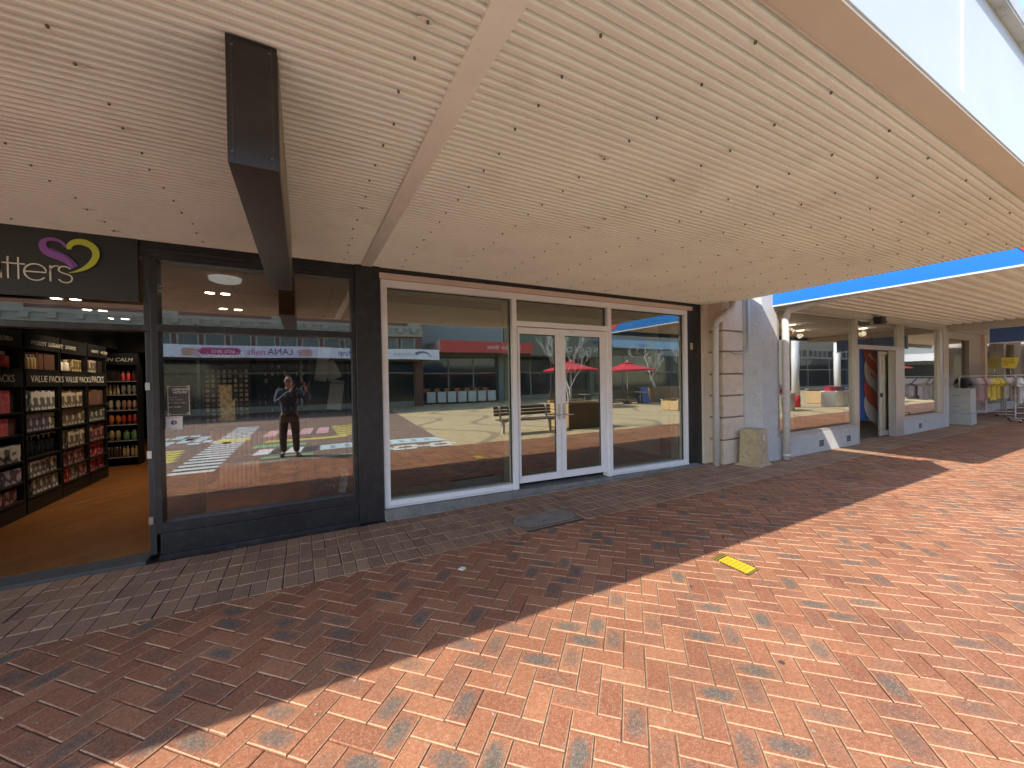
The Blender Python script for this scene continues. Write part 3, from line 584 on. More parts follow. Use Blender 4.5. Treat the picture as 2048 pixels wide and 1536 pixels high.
b = MB(); b.lathe((8.17, 4.15, .10), [(.066, -.02), (.07, -.02), (.07, .02), (.066, .02)], 20); b.build('collar', galv, d2)
b = MB(); b.tube([(8.0, 4.14, 1.23), (8.11, 4.14, 1.23)], .012, 6); b.build('bracket', galv, d2)
d3 = E('conduit', (7.2, 4.42, 2), 'thin grey conduit bending from the sand blocks up past the grey pier', 'conduit')
MB().tube([(7.0, 4.45, 2.06), (7.30, 4.44, 2.06), (7.35, 4.42, 2.08), (7.375, 4.39, 2.14), (7.375, 4.38, 2.3), (7.375, 4.38, 3.1)], .02, 10).build('pipe', mat('conduit_grey', (.42, .43, .43), .5), d3)
# old cover box on the ground
cbx = E('pipe_cover_box', (7.35, 4.3, 0), 'weathered ochre metal cover box with white oval sticker at the pier foot', 'cover box')
och = mat('ochre_paint', (.44, .33, .195), .7, var=.12, scale=6, bump=.3, bscale=40, dirt=((.10, .07, .04), 16, .6))
b = MB(); a0, a1 = .235, .21
def ring(s_, z, cx=7.27, cy=4.22): return [(cx-s_*1.05, cy+s_*.80, z), (cx-.72*s_, cy-s_*.75, z), (cx+s_*1.0, cy-.55*s_, z), (cx+.70*s_, cy+s_*.9, z)]
r0, r1_, r2_, r3 = ring(.27, 0), ring(.27, .022), ring(.215, .05), ring(.192, .64)
b.hexa(r0+r1_); b.hexa([*r1_]+[*r2_]) ; b.hexa(r2_+r3); b.hexa(r3+ring(.18, .66)); b.build('casing', och, cbx, bevel=.006)
va, vb = Vector(r3[1]), Vector(r3[2]); mid = va.lerp(vb, .52); dx_ = (vb-va).normalized(); nn = Vector((dx_.y, -dx_.x, 0)); ctr = mid+nn*.012+Vector((0, 0, -.13))
b = MB(); kk = 24; b.face([ctr+dx_*.038*cos(2*pi*i/kk)+Vector((0, 0, .055))*sin(2*pi*i/kk)+nn*.004 for i in range(kk)]); b.build('sticker', mat('sticker_white', (.75, .75, .76), .5), cbx)
b = MB(); kk = 12
for (ox, oz, rx, rz_) in ((.0, .026, .016, .006), (-.004, -.004, .014, .014), (.010, .004, .008, .012), (0, -.028, .006, .012)):
    b.face([ctr+dx_*(ox+rx*cos(2*pi*i/kk))+Vector((0, 0, oz+rz_*sin(2*pi*i/kk)))+nn*.0055 for i in range(kk)])
b.build('sticker_print', mat('sticker_ink', (.06, .07, .12), .6), cbx)

# ============================================================ FURTHER SHOP AND ITS AWNING
s2 = E('discount_shop', (12, 4.3, 0), 'grey aggregate shopfront with bronze aluminium windows under the blue edged awning', 'shop')
alu = mat('anodised_aluminium', (.42, .38, .34), .35, metal=.35, var=.05, scale=6)
def pl(x0, x1): return MB().box(x0, x1, 4.24, 4.5, 0, .42)
q = pl(8.06, 11.40); q.build('plinth', aggr, s2, bevel=.004); q = pl(13.95, 16.85); q.build('plinth', aggr, s2, bevel=.004)
for x in (9.55, 10.75, 14.9): 
    b = MB(); b.box(x, x+.22, 4.228, 4.242, .09, .27); v = b.build('vent', mat('vent_light', (.5, .5, .5), .6), s2)
    b = MB(); 
    for i in range(6): b.box(x+.02+.032*i, x+.038+.032*i, 4.222, 4.23, .11, .25)
    b.build('grille', mat('vent_dark', (.12, .12, .12), .6), v)
w2 = MB(); w2.box(8.06, 11.4, 4.25, 4.38, .42, .47); w2.box(8.06, 8.14, 4.25, 4.38, .47, 2.95); w2.box(11.27, 11.4, 4.25, 4.38, .47, 2.95); w2.box(8.14, 11.27, 4.25, 4.38, 2.9, 2.95)
f1 = w2.build('window_frame', alu, s2, bevel=.004); B('glass', GL_S, f1, 8.14, 11.27, 4.31, 4.316, .47, 2.9)
w2 = MB(); w2.box(13.95, 16.85, 4.25, 4.38, .42, .47); w2.box(13.95, 14.05, 4.25, 4.38, .47, 2.95); w2.box(16.6, 16.85, 4.25, 4.38, .47, 2.95); w2.box(14.05, 16.6, 4.25, 4.38, 2.9, 2.95)
f3 = w2.build('window_frame', alu, s2, bevel=.004); B('glass', GL_S, f3, 14.05, 16.6, 4.31, 4.316, .47, 2.9)
w2 = MB(); w2.box(11.4, 13.95, 4.25, 4.38, 2.22, 2.32); w2.box(11.4, 13.95, 4.25, 4.38, 2.9, 2.95); w2.box(11.4, 11.5, 4.26, 4.38, 0, 2.22); w2.box(13.5, 13.95, 4.24, 4.40, 0, 2.22); w2.box(13.8, 13.95, 4.25, 4.38, 2.32, 2.9)
fd = w2.build('door_frame', alu, s2, bevel=.004); B('glass', GL_S, fd, 11.4, 13.8, 4.31, 4.316, 2.32, 2.9)
w2 = MB(); w2.box(13.02, 13.14, 4.41, 4.45, .03, 2.2); w2.box(13.9, 14.0, 4.41, 4.45, .03, 2.2); w2.box(13.14, 13.9, 4.41, 4.45, .03, .15); w2.box(13.14, 13.9, 4.41, 4.45, 2.12, 2.2)
sd = w2.build('sliding_door', alu, s2, bevel=.003); B('glass', GL_S, sd, 13.14, 13.9, 4.427, 4.433, .15, 2.12); b = MB(); b.lathe((13.08, 4.40, 1.08), [(.03, -.05), (.03, .05)], 8); b.build('handle', rubber, sd)
B('header', aggr, s2, 8.06, 17.3, 4.25, 4.6, 2.95, 4.4); B('end_pier', aggr, s2, 16.85, 17.3, 4.24, 5.0, 0, 2.95, bevel=.004)
dkf = mat('shop_dark_floor', (.10, .09, .085), .7)
B('floor', dkf, s2, 8.0, 17.2, 4.5, 13, -.01, .02)
b = MB(); b.box(8.0, 8.1, 4.5, 13, 0, 3); b.box(8, 17.3, 13, 13.1, 0, 3); b.box(17.1, 17.2, 5, 13, 0, 3); b.build('inner_walls', mat('shop_wall_beige', (.4, .37, .33), .8), s2)
B('inner_ceiling', mat('shop_ceiling', (.55, .52, .48), .8), s2, 8, 17.2, 4.6, 13, 2.95, 3.0)
aw2 = E('awning', (12.5, 4.3, 2.93), 'far awning with bright blue side board and wide ribbed soffit', 'awning')
rib2 = mat('soffit_pinkish', (.80, .76, .72), .5, var=.06, scale=2)
q = MB(); 
n = 18
for i in range(n):
    y = .72+i*.196
    P = [(y, 3.14), (y+.07, 3.14), (y+.085, 3.05), (y+.165, 3.05), (y+.18, 3.14), (y+.196, 3.14)]
    for (a, za), (b_, zb) in zip(P, P[1:]): q.face([(7.98, a, za), (7.98, b_, zb), (17.2, b_, zb), (17.2, a, za)])
q.build('soffit', rib2, aw2)
blue = mat('sign_blue', (.018, .17, .52), .4, var=.03, scale=2)
q = MB(); q.box(7.92, 7.98, .66, 4.26, 2.955, 3.62); q.box(7.98, 17.3, .60, .66, 2.955, 3.62); q.build('fascia_board', blue, aw2)
q = MB(); q.box(7.915, 7.985, .655, 4.26, 2.93, 2.955); q.box(7.985, 17.3, .595, .665, 2.93, 2.955); q.build('edge_trim', mat('trim_white', (.6, .62, .63), .5), aw2)
q = MB(); q.prism([(1.45, 3.60), (1.36, 3.2), (1.27, 3.08), (1.12, 3.02), (.92, 2.99), (.70, 2.985), (.70, 3.60)], 7.912, 7.919, 'x'); q.build('red_shape', mat('sign_red', (.5, .05, .045), .45), aw2)
q = MB(); q.box(7.98, 17.3, .66, 4.3, 3.58, 3.62); q.build('roof_deck', MATS['roof_grey'], aw2)
q = MB(); q.box(17.2, 17.42, .66, 4.9, 2.86, 3.10); q.box(17.17, 17.2, .66, 4.3, 2.95, 3.02); q.build('end_beam', mat('beam_greige', (.45, .41, .36), .6), aw2)
sw = E('camera_box', (12.4, 4.2, 2.9), 'small black camera housing over the far doorway', 'camera'); 
B('housing', rubber, sw, 12.20, 12.42, 4.08, 4.24, 2.83, 3.0, bevel=.01); b = MB(); b.tube([(12.42, 4.14, 2.90), (12.50, 4.10, 2.88)], .03, 8); b.build('lens', rubber, sw)
hb = E('hanging_sign', (17.35, 2.6, 2.44), 'blank dark blue sign with white edge hung under the far beam', 'sign')
nb_ = mat('sign_navy', (.035, .09, .30), .45)
B('panel', nb_, hb, 17.30, 17.34, 1.55, 3.44, 2.455, 2.86); q = MB(); q.box(17.29, 17.35, 1.53, 3.46, 2.425, 2.455); q.box(17.29, 17.35, 1.53, 3.46, 2.855, 2.88); q.box(17.29, 17.35, 3.44, 3.465, 2.425, 2.88); q.build('edge', MATS['trim_white'], hb)
for y in (3.0, 1.9): B('hanger', MATS['beam_greige'], hb, 17.28, 17.36, y-.05, y+.05, 2.88, 2.95)
# banner and goods inside the far shop
bn = E('wall_banner', (12.2, 4.75, .4), 'navy banner with twisting red and cream ribbon inside the far doorway', 'banner')
B('board', nb_, bn, 11.95, 13.95, 4.72, 4.75, .42, 2.25); 
redb = mat('banner_red', (.42, .075, .05), .6); crb = mat('banner_cream', (.50, .45, .38), .6)
def rb(cz, m_, nm):
    q = MB(); stroke(q, bez([(13.5, cz+.50), (13.12, cz+.42), (13.05, cz+.16), (13.38, cz), (13.62, cz-.10), (13.9, cz-.22), (13.92, cz-.42)], 10), [.34+.012*i for i in range(10)]+[.46-.004*i for i in range(11)], 4.705-.004*cz, 4.712-.004*cz); return q.build(nm, m_, bn)
rb(2.0, redb, 'red_ribbon'); rb(1.52, crb, 'cream_ribbon'); rb(1.04, redb, 'red_ribbon'); rb(.62, crb, 'cream_ribbon')
def slant(txt, x, z, m_):
    me = text_mesh(txt, .20, ext=.002); me.materials.append(m_); o = bpy.data.objects.new('lettering', me); COL.objects.link(o); o.parent = bn
    o.matrix_parent_inverse = WM(bn).inverted(); o.location = (x, 4.685, z); o.rotation_euler = (pi/2, R(24), 0)
slant('where', 13.12, 2.12, crb); slant('we b', 13.26, 1.60, redb)
df = E('notice_board', (9.1, 4.7, 1.2), 'tall pale framed board with grey header inside the far left window', 'board')
q = MB(); q.box(8.62, 8.66, 4.70, 4.74, .5, 2.62); q.box(9.5, 9.54, 4.70, 4.74, .5, 2.62); q.box(8.66, 9.5, 4.70, 4.74, 2.58, 2.62); q.build('frame', alu, df); B('header_panel', mat('panel_grey', (.10, .095, .10), .6), df, 8.66, 9.5, 4.71, 4.73, 2.15, 2.58)
ds = E('white_stand', (8.9, 4.6, .47), 'small white display stand catching a patch of sun in the far window', 'stand')
B('slab', mat('stand_white', (.8, .8, .76), .5), ds, 8.75, 8.98, 4.55, 4.60, .42, 1.02, bevel=.004); B('foot', MATS['stand_white'], ds, 8.72, 9.02, 4.50, 4.68, .42, .45)
bk_ = E('basket_stack', (14.9, 4.75, .5), 'teal plastic shopping baskets with white hoop handle behind the far right window', 'baskets')
teal = mat('basket_teal', (.12, .28, .33), .5)
for i in range(4):
    z = 1.0+i*.07; q = MB(); q.hexa([(14.55, 4.62, z), (15.25, 4.62, z), (15.25, 4.95, z), (14.55, 4.95, z), (14.48, 4.56, z+.24), (15.32, 4.56, z+.24), (15.32, 5.0, z+.24), (14.48, 5.0, z+.24)]); q.build('basket', teal, bk_)
q = MB(); q.tube([(14.9+.36*cos(a*pi/14), 4.60, 1.45+.26*sin(a*pi/14)) for a in range(15)], .018, 6); q.build('handle', MATS['stand_white'], bk_); B('stand', mat('stand_grey', (.3, .3, .3), .5), bk_, 14.6, 15.2, 4.65, 4.92, .02, 1.0)
for i, (x, y) in enumerate(((9.7, 5.3), (11.3, 5.6), (13.0, 6.2), (14.3, 5.2), (12.0, 7.5))):
    o = E('ceiling_light', (x, y, 2.94), ['round ceiling light nearest the left end of the far shop', 'ceiling light right of the first in the far left window', 'ceiling light seen through the far transom', 'ceiling light behind the far right window', 'deepest ceiling light in the far shop'][i], 'light', 'ceiling lights in the far shop')
    MB().lathe((x, y, 2.935), [(.09, 0), (.09, .01)], 14).build('lamp_disc', mat('lamp_warm', (1, .86, .6), emit=5), o)
    l = bpy.data.lights.new('lamp', 'POINT'); l.energy = 1.6; l.color = (1, .85, .65); l.shadow_soft_size = .08; lo = bpy.data.objects.new('lamp', l); COL.objects.link(lo); lo.parent = o; lo.location = (0, 0, -.15)

# grey cabinet
cb = E('utility_cabinet', (18.8, 4.3, 0), 'pale grey utility cabinet with scuffed front against the far pier', 'cabinet')
cgm = mat('cabinet_grey', (.40, .40, .38), .55, var=.08, scale=5, dirt=((.25, .24, .2), 8, .5))
B('body', cgm, cb, 18.1, 18.6, 3.98, 4.48, .36, 1.1, bevel=.006); B('base', cgm, cb, 18.09, 18.61, 3.97, 4.49, 0, .355, bevel=.006); B('lid', cgm, cb, 18.08, 18.62, 3.96, 4.50, 1.1, 1.125, bevel=.004)
for z in (.55, .9): B('vent_slot', MATS['vent_dark'], cb, 18.092, 18.099, 4.2, 4.36, z, z+.012)
# third shop, dark windows, under its own awning
s3 = E('clothing_shop', (22, 5.2, 0), 'far shopfront with dark windows behind the clothes racks', 'shop')
b = MB(); b.box(17.3, 20.2, 5.0, 5.3, 0, 3.1); b.box(20.2, 30, 5.0, 5.3, 2.85, 3.1); b.box(22.6, 24.1, 5.0, 5.3, 0, 2.85); b.box(20.2, 22.6, 5.0, 5.3, 0, .75); b.box(28.8, 30, 5, 5.3, 0, 2.85); b.box(24.1, 28.8, 5.0, 5.3, 0, .3); b.build('wall', mat('wall_greige', (.44, .40, .37), .8, var=.05, scale=3), s3)
b = MB(); b.box(24.05, 24.35, 4.9, 5.0, 0, 3.1); b.build('pilaster', mat('pink_paint', (.62, .50, .46), .7), s3); b = MB(); b.box(26.6, 26.9, 4.9, 5.3, 0, 2.85); b.build('mullion', alu, s3)
B('glass', GL_S, s3, 20.2, 22.6, 5.1, 5.106, .75, 2.85); B('glass', GL_S, s3, 24.35, 28.8, 5.1, 5.106, .3, 2.85)
b = MB(); b.box(17.3, 30, 9, 9.1, 0, 3.2); b.box(17.3, 30, 5.3, 9, 3.1, 3.2); b.build('inner_walls', dkf, s3)
aw3 = E('awning', (24, 4, 3.1), 'furthest awning over the clothes racks, beyond the cross beam', 'awning')
B('soffit', rib2, aw3, 17.42, 30, .66, 5.3, 3.12, 3.16); B('fascia_board', mat('sign_dull_white', (.6, .6, .6), .5), aw3, 17.42, 30, .6, .66, 2.95, 3.6)
eb = E('end_building', (34, 6, 0), 'distant pale shop building closing the mall at the right', 'building')
b = MB(); b.box(30.2, 30.6, 2.5, 14, 0, 6); b.box(30.6, 45, 2.5, 14, 0, 6); b.build('wall', MATS['wall_greige'], eb); b = MB(); b.box(30.15, 30.2, 3, 4.6, .4, 2.6); b.build('window', mat('dark_glazing', (.03, .035, .04), .1), eb)

# clothes racks with garments
def rack(x, y, rz, lab, n, cols, glabel):
    o = E('clothes_rack', (x, y, 0), lab, 'clothes rack', 'clothes racks outside the far shop', rz)
    chrome = mat('rack_white', (.62, .60, .55), .4)
    def part(nm, f):
        k = MB(); f(k); ob = k.build(nm, chrome if nm != 'castor' else rubber, o, loc=(0, 0, 0)); return ob
    part('rail', lambda k: k.tube([(-.75, 0, 1.5), (.75, 0, 1.5)], .016, 8))
    for sx in (-.75, .75): part('upright', lambda k: k.tube([(sx, 0, .09), (sx, 0, 1.5)], .02, 8)); part('foot', lambda k: k.box(sx-.02, sx+.02, -.25, .25, .07, .10))
    part('lower_rail', lambda k: k.tube([(-.75, 0, .30), (.75, 0, .30)], .014, 8))
    for sx in (-.75, .75):
        for sy in (-.23, .23): part('castor', lambda k: k.tube([(sx-.012, sy, .035), (sx+.012, sy, .035)], .033, 10))
    cnt = {}
    OR2 = ('first', 'second', 'third', 'fourth', 'fifth', 'sixth', 'seventh', 'eighth', 'ninth', 'tenth', 'eleventh', 'twelfth', 'thirteenth')
    for i in range(n):
        t = -.66+1.32*i/(n-1); c = cols[i % len(cols)] if not callable(cols) else cols(i)
        m_ = mat('cloth_'+c, {'yellow': (.78, .62, .14), 'white': (.80, .79, .84), 'dusty': (.62, .44, .44), 'dark': (.05, .05, .055), 'grey': (.30, .32, .31), 'navy': (.08, .09, .16)}[c], .9, var=.12, scale=14)
        k = MB(); a = rz+pi/2+R(random.uniform(-24, 24)); px, py = x+t*cos(rz), y+t*sin(rz); L_ = random.uniform(.62, .8)
        ux = Vector((cos(a), sin(a), 0)); uy = Vector((-sin(a), cos(a), 0))
        nu, nv = 10, 7; W0 = .23
        def pt(u, v, sgn):  # u across -1..1, v down 0..1
            half = .05+.18*min(1, v*6)+.015*v; fold = .018*sin(u*7+i*1.7)*(.3+v)
            return Vector((px, py, 1.435-.05*abs(u)*(1-v)-v*L_+.01*sin(u*5)*v))+ux*(u*half)+uy*(sgn*(.022+.008*v)*(1-abs(u)**3)+fold)
        cnt[c] = cnt.get(c, 0)+1
        for sgn in (-1, 1):
            for iu in range(nu):
                for iv in range(nv):
                    u0, u1, v0, v1 = -1+2*iu/nu, -1+2*(iu+1)/nu, iv/nv, (iv+1)/nv
                    k.face([pt(u0, v0, sgn), pt(u1, v0, sgn), pt(u1, v1, sgn), pt(u0, v1, sgn)][::sgn], True)
        for sd_ in (-1, 1):   # short sleeves
            s0 = Vector((px, py, 1.40))+ux*(sd_*.17); s1 = Vector((px, py, 1.20))+ux*(sd_*.33)
            k.tube([s0, s0.lerp(s1, .5)+uy*.01, s1], [.06, .075, .085], 8, cap=False)
        k.tube([Vector((px, py, 1.42)), Vector((px, py, 1.49)), Vector((px, py, 1.52))+uy*.02], .004, 5)
        g_ = k.build('shirt', m_); nm = {'yellow': 'mustard yellow', 'white': 'white', 'dusty': 'dusty pink', 'dark': 'black', 'grey': 'grey', 'navy': 'navy'}[c]
        tag(g_, '%s %s short sleeved shirt from the left on the %s' % (OR2[cnt[c]-1], nm, glabel), 'shirt', '%s shirts on the %s' % (nm, glabel))
rack(20.4, 4.12, R(-42), 'white clothes rack with pink, yellow and white shirts, left of the two', 15, lambda i: ('dark', 'grey', 'dusty', 'dusty', 'dusty', 'dusty', 'yellow', 'yellow', 'yellow', 'yellow', 'yellow', 'white', 'white', 'white', 'white')[i], 'left clothes rack')
rack(20.5, 2.85, R(-55), 'white clothes rack of white shirts cut by the right edge of the picture', 13, lambda i: 'navy' if i == 5 else 'white', 'right clothes rack')
rack(23.2, 3.9, R(-15), 'clothes rack standing behind the other two', 10, lambda i: ('dark', 'grey', 'dark', 'navy')[i % 4], 'rear clothes rack')
def ysign(x, y0, y1, z0, z1, c, lab, ty):
    o = E('price_sign', (x, (y0+y1)/2, 1.5), lab, 'sign', 'yellow price signs'); m_ = mat(c, {'sign_yellow': (.75, .60, .06), 'sign_mustard': (.33, .27, .06)}[c], .6)
    q = MB(); q.hexa([(x-.01, y1, z0), (x-.01, y0+.06, z0-.02), (x+.01, y0+.06, z0-.02), (x+.01, y1, z0), (x-.01, y1, z1), (x-.01, y0, z1), (x+.01, y0, z1), (x+.01, y1, z1)]); q.build('card', m_, o)
    q = MB(); q.tube([(x, (y0+y1)/2, 1.5), (x, (y0+y1)/2, z0)], .01, 6); q.build('stem', steel, o)
    text('lettering', ty, .052, (x-.012, y1-.03, z1-.09), (pi/2, 0, -pi/2), rubber, o, ext=.001)
ysign(20.6, 3.84, 4.14, 1.78, 2.10, 'sign_mustard', 'dull mustard price sign, left of the pair above the racks', 'SALE')
ysign(20.6, 3.48, 3.83, 1.75, 2.09, 'sign_yellow', 'bright yellow price sign with lines of small print above the racks', 'ALL TOPS\nREDUCED\nNOW ON\nSALE')

# ============================================================ INSIDE THE BLACK SHOP
LM = mat('lamp_shop', (1, .88, .66), emit=8)
spots = [(-3.15, 8.21), (-2.95, 8.21), (-3.18, 9.22), (-2.99, 9.24), (-3.22, 10.23), (-2.99, 10.2), (-1.13, 6.92), (-.95, 6.92), (-1.17, 8.27), (-.96, 8.29), (-1.29, 12.9), (-.51, 12.95), (-5.2, 7.2), (-3.3, 12.3)]
for i, (x, y) in enumerate(spots):
    col = ('left', 'right')[i % 2]
    lab = ['%s lamp of the pair nearest the door above the shelves', '%s lamp of the nearest pair above the shelves', '%s lamp of the middle pair over the shelves', '%s lamp of the middle pair over shelves', '%s lamp of the furthest pair over the shelves', '%s lamp of the furthest pair over shelves', '%s lamp of the near pair in the window ceiling', '%s lamp of the near pair, window ceiling', '%s lamp of the second pair in the window ceiling', '%s lamp of the second pair, window ceiling', '%s lamp of the deep white pair behind the window', '%s lamp of the deep white pair, window', '%s lamp over the front of the shop', '%s small lamp at the back corner of the doorway'][i] % col
    o = E('downlight', (x, y, 2.935), 'round recessed '+lab, 'light', 'recessed lights in the black shop')
    MB().lathe((x, y, 2.925), [(.055, 0), (.055, .012)], 14).build('lamp_disc', LM, o); MB().lathe((x, y, 2.929), [(.072, 0), (.075, .01)], 14).build('ring', MATS['lamp_shop'] if 0 else white_al, o)
    if i % 2 == 0 or i > 11:
        l = bpy.data.lights.new('lamp', 'SPOT'); l.energy = 17; l.color = (1, .80, .55); l.spot_size = R(96); l.spot_blend = .6; l.shadow_soft_size = .06
        lo = bpy.data.objects.new('lamp', l); COL.objects.link(lo); lo.parent = o; lo.location = (.9 if x < -2.8 else .05, 0, -.03); lo.rotation_euler = (0, .4 if x < -2.8 else 0, 0)
shelfm = mat('shelf_black', (.010, .009, .0085), .5, spec=.4)
pale_edge = mat('shelf_edge', (.30, .29, .27), .5)
UPG = mat('header_black', (.010, .0095, .0095), .5); SW_ = mat('header_letters', (.62, .60, .52), .6)
def shelving(name_label, y0, y1, xf=-3.07, xb=-3.49, levels=(.24, .47, .73, 1.06, 1.33), tops=1.66):
    o = E('shelving_unit', (xf, (y0+y1)/2, .03), name_label, 'shelves', 'black shelving units along the wall')
    q = MB(); q.box(xb, xf, y0, y0+.025, .03, 2.35); q.box(xb, xf, y1-.025, y1, .03, 2.35); q.box(xb-.01, xb, y0, y1, .03, 2.35); q.box(xb, xf, y0+.025, y1-.025, .03, .2); q.build('carcass', shelfm, o)
    for z in levels+(1.87,): 
        sh = B('shelf', shelfm, o, xb, xf+.01, y0+.025, y1-.025, z-.025, z)
    B('header', UPG, o, xf-.02, xf+.012, y0+.01, y1-.01, 1.64, 1.84); B('top_header', UPG, o, xf-.02, xf+.012, y0+.01, y1-.01, 2.13, 2.33)
    return o
bays = [(6.12, 7.18), (7.22, 8.03), (8.05, 8.84), (8.86, 9.55)]
bn_ = ['nearest black shelving bay by the doorway with pink boxes', 'second black shelving bay with patterned white boxes and black pump bottles', 'third black shelving bay with scrolled cream boxes', 'fourth black shelving bay with pink and sage boxes']
sho = [shelving(l, a, b) for l, (a, b) in zip(bn_, bays)]
HR = (pi/2, 0, pi/2)
for o, (a, b), t, z in zip(sho, bays, ('VALUE PACKS', 'VALUE PACKS', 'VALUE PACKS', 'PACKS'), (1.70,)*4):
    text('header_lettering', t, .125 if t != 'PACKS' else .15, (-3.055, a+.10, z), HR, SW_, o, ext=.001)
for o, (a, b), t in zip(sho, bays, (('GIV', 'LOREA'), ('MYODEFY', 'ELEGANCE'), ('SHARICE',), ('NAKED', 'ACTIVE'))):
    for k, tt in enumerate(t): text('brand_lettering', tt, .075, (-3.055, a+.12+k*.48*(b-a), 2.19), HR, SW_, o, ext=.001, shear=.2)
PC = {'pink': (.72, .13, .16), 'rose': (.45, .20, .20), 'cream': (.55, .45, .34), 'ivory': (.72, .68, .58), 'lilac': (.52, .44, .55), 'sage': (.35, .37, .28), 'orange': (.70, .22, .05), 'red': (.55, .06, .05), 'black': (.02, .02, .025), 'white': (.78, .77, .74), 'gold': (.50, .36, .18), 'teal': (.05, .14, .18), 'green': (.14, .28, .12), 'peach': (.62, .32, .22), 'brown': (.10, .06, .04)}
def printmat(c, kind):
    nm = 'pack_%s_%s' % (c, kind)
    if nm in MATS: return MATS[nm]
    m = mat(nm, PC[c], .5); nt = m.node_tree; L = nt.links.new; b = nt.nodes['Principled BSDF']; tc = N(nt, 'ShaderNodeTexCoord'); oi = N(nt, 'ShaderNodeObjectInfo')
    v = N(nt, 'ShaderNodeTexVoronoi' if kind == 'cells' else 'ShaderNodeTexWave'); v.inputs['Scale'].default_value = {'cells': 16, 'scroll': 7, 'lines': 9}[kind]
    if kind != 'cells': v.inputs['Distortion'].default_value = 9 if kind == 'scroll' else 1.5; v.inputs['Detail'].default_value = 1
    L(tc.outputs['Object'], v.inputs['Vector']); cr = N(nt, 'ShaderNodeValToRGB'); cr.color_ramp.interpolation = 'CONSTANT'
    d = tuple(x*.22 for x in PC[c]); kc = tuple(min(.8, x*1.5+.03) for x in PC[c]); cr.color_ramp.elements[0].color = (*(d if kind != 'cells' else PC[c]), 1); cr.color_ramp.elements[1].position = .32 if kind != 'cells' else .5; cr.color_ramp.elements[1].color = (*(PC[c] if kind != 'cells' else kc), 1)
    L(v.outputs[0], cr.inputs[0]); L(cr.outputs[0], b.inputs['Base Color']); return m
pcache = {}
def product(kind, c, w_, h_, d_):
    """one article standing at the origin, its front facing +x"""
    key = (kind, c, round(w_, 3), round(h_, 3))
    if key in pcache: return pcache[key].data
    q = MB()
    if kind == 'box': q.box(-d_, 0, -w_/2, w_/2, 0, h_); mm = [printmat(c, 'lines' if c in ('brown', 'peach') else 'scroll')]
    elif kind == 'cells': q.box(-d_, 0, -w_/2, w_/2, 0, h_); mm = [printmat(c, 'cells')]
    elif kind == 'pump': 
        r = w_*.4; q.lathe((-r-.01, 0, 0), [(r*.95, 0), (r, .01), (r, h_*.62), (r*.75, h_*.68), (r*.35, h_*.72)], 10); q.mi = 1; q.tube([(-r-.01, 0, h_*.7), (-r-.01, 0, h_*.93), (-r+.02, 0, h_*.98), (-r+.055, 0, h_*.95)], .009, 6); mm = [mat('bottle_'+c, PC[c], .3), mat('pump_white', (.7, .7, .68), .4)]
    elif kind == 'tube': 
        r = w_*.42; q.lathe((-r-.01, 0, 0), [(r*.7, 0), (r*.72, h_*.14)], 10); q.lathe((-r-.01, 0, h_*.14), [(r*.8, 0), (r, h_*.2), (r*.98, h_*.6), (r*.55, h_*.86)], 10); mm = [mat('bottle_'+c, PC[c], .35)]
    else:
        r = w_*.42; q.lathe((-r-.01, 0, 0), [(r*.96, 0), (r, .01), (r, h_*.7), (r*.6, h_*.8)], 10); q.mi = 1; q.lathe((-r-.01, 0, h_*.8), [(r*.55, 0), (r*.55, h_*.2)], 10); mm = [mat('bottle_'+c, PC[c], .35), mat('cap_pale', (.55, .5, .42), .4)]
    o = q.build('tmp', mm); pcache[key] = o; me = o.data; bpy.data.objects.remove(o); pcache[key] = type('x', (), {'data': me}); return me
CN = {'box': 'carton', 'cells': 'honeycomb carton', 'pump': 'pump_bottle', 'tube': 'tube', 'bottle': 'bottle'}
ORD = ('first', 'second', 'third', 'fourth', 'fifth', 'sixth', 'seventh', 'eighth', 'ninth', 'tenth', 'eleventh', 'twelfth')
def row(kind, c, y0, y1, n, z, h, where, x=-3.10, d=.2, ax='y', yy=None, rz=0.):
    w_ = (y1-y0)/n
    for i in range(n):
        me = product(kind, c, w_*.94, h, d); nm = {'box': 'carton', 'cells': 'carton', 'pump': 'pump_bottle', 'tube': 'tube', 'bottle': 'bottle'}[kind]
        o = bpy.data.objects.new(nm, me); COL.objects.link(o); t = y0+w_*(i+.5)
        if ax == 'y': o.location = (x+random.uniform(-.02, .01), t, z+.001); o.rotation_euler = (0, 0, R(random.uniform(-5, 5))*(kind != 'bottle'))
        else: o.location = (t, yy+random.uniform(-.01, .02), z+.001); o.rotation_euler = (0, 0, -pi/2+R(random.uniform(-6, 6)))
        side = '' if n == 1 else ', %s from left' % ORD[i]
        lab = '%s %s %s' % (c, {'box': 'patterned carton', 'cells': 'honeycomb print carton', 'pump': 'pump bottle with white top', 'tube': 'standing tube', 'bottle': 'capped bottle'}[kind], where)+side
        tag(o, lab, nm.replace('_', ' '), '%s %ss %s' % (c, nm.replace('_', ' '), where))
LV = (.24, .47, .73, 1.06, 1.33)
def bay(k, spec):
    a, b = bays[k]; nmb = ('nearest', 'second', 'third', 'fourth')[k]; sn = ('lowest', 'second lowest', 'middle', 'upper', 'highest low')
    for lv, items in spec.items():
        z = LV[lv] if lv < 5 else 1.87; f = a+.04
        tot = sum(i[2] for i in items); L_ = b-a-.08; lw = sn[lv] if lv < 5 else 'top'
        for kind, c, fr_, n, h in items:
            row(kind, c, f, f+L_*fr_/tot, n, z, h, 'on %s shelf of %s bay' % (lw, nmb)); f += L_*fr_/tot
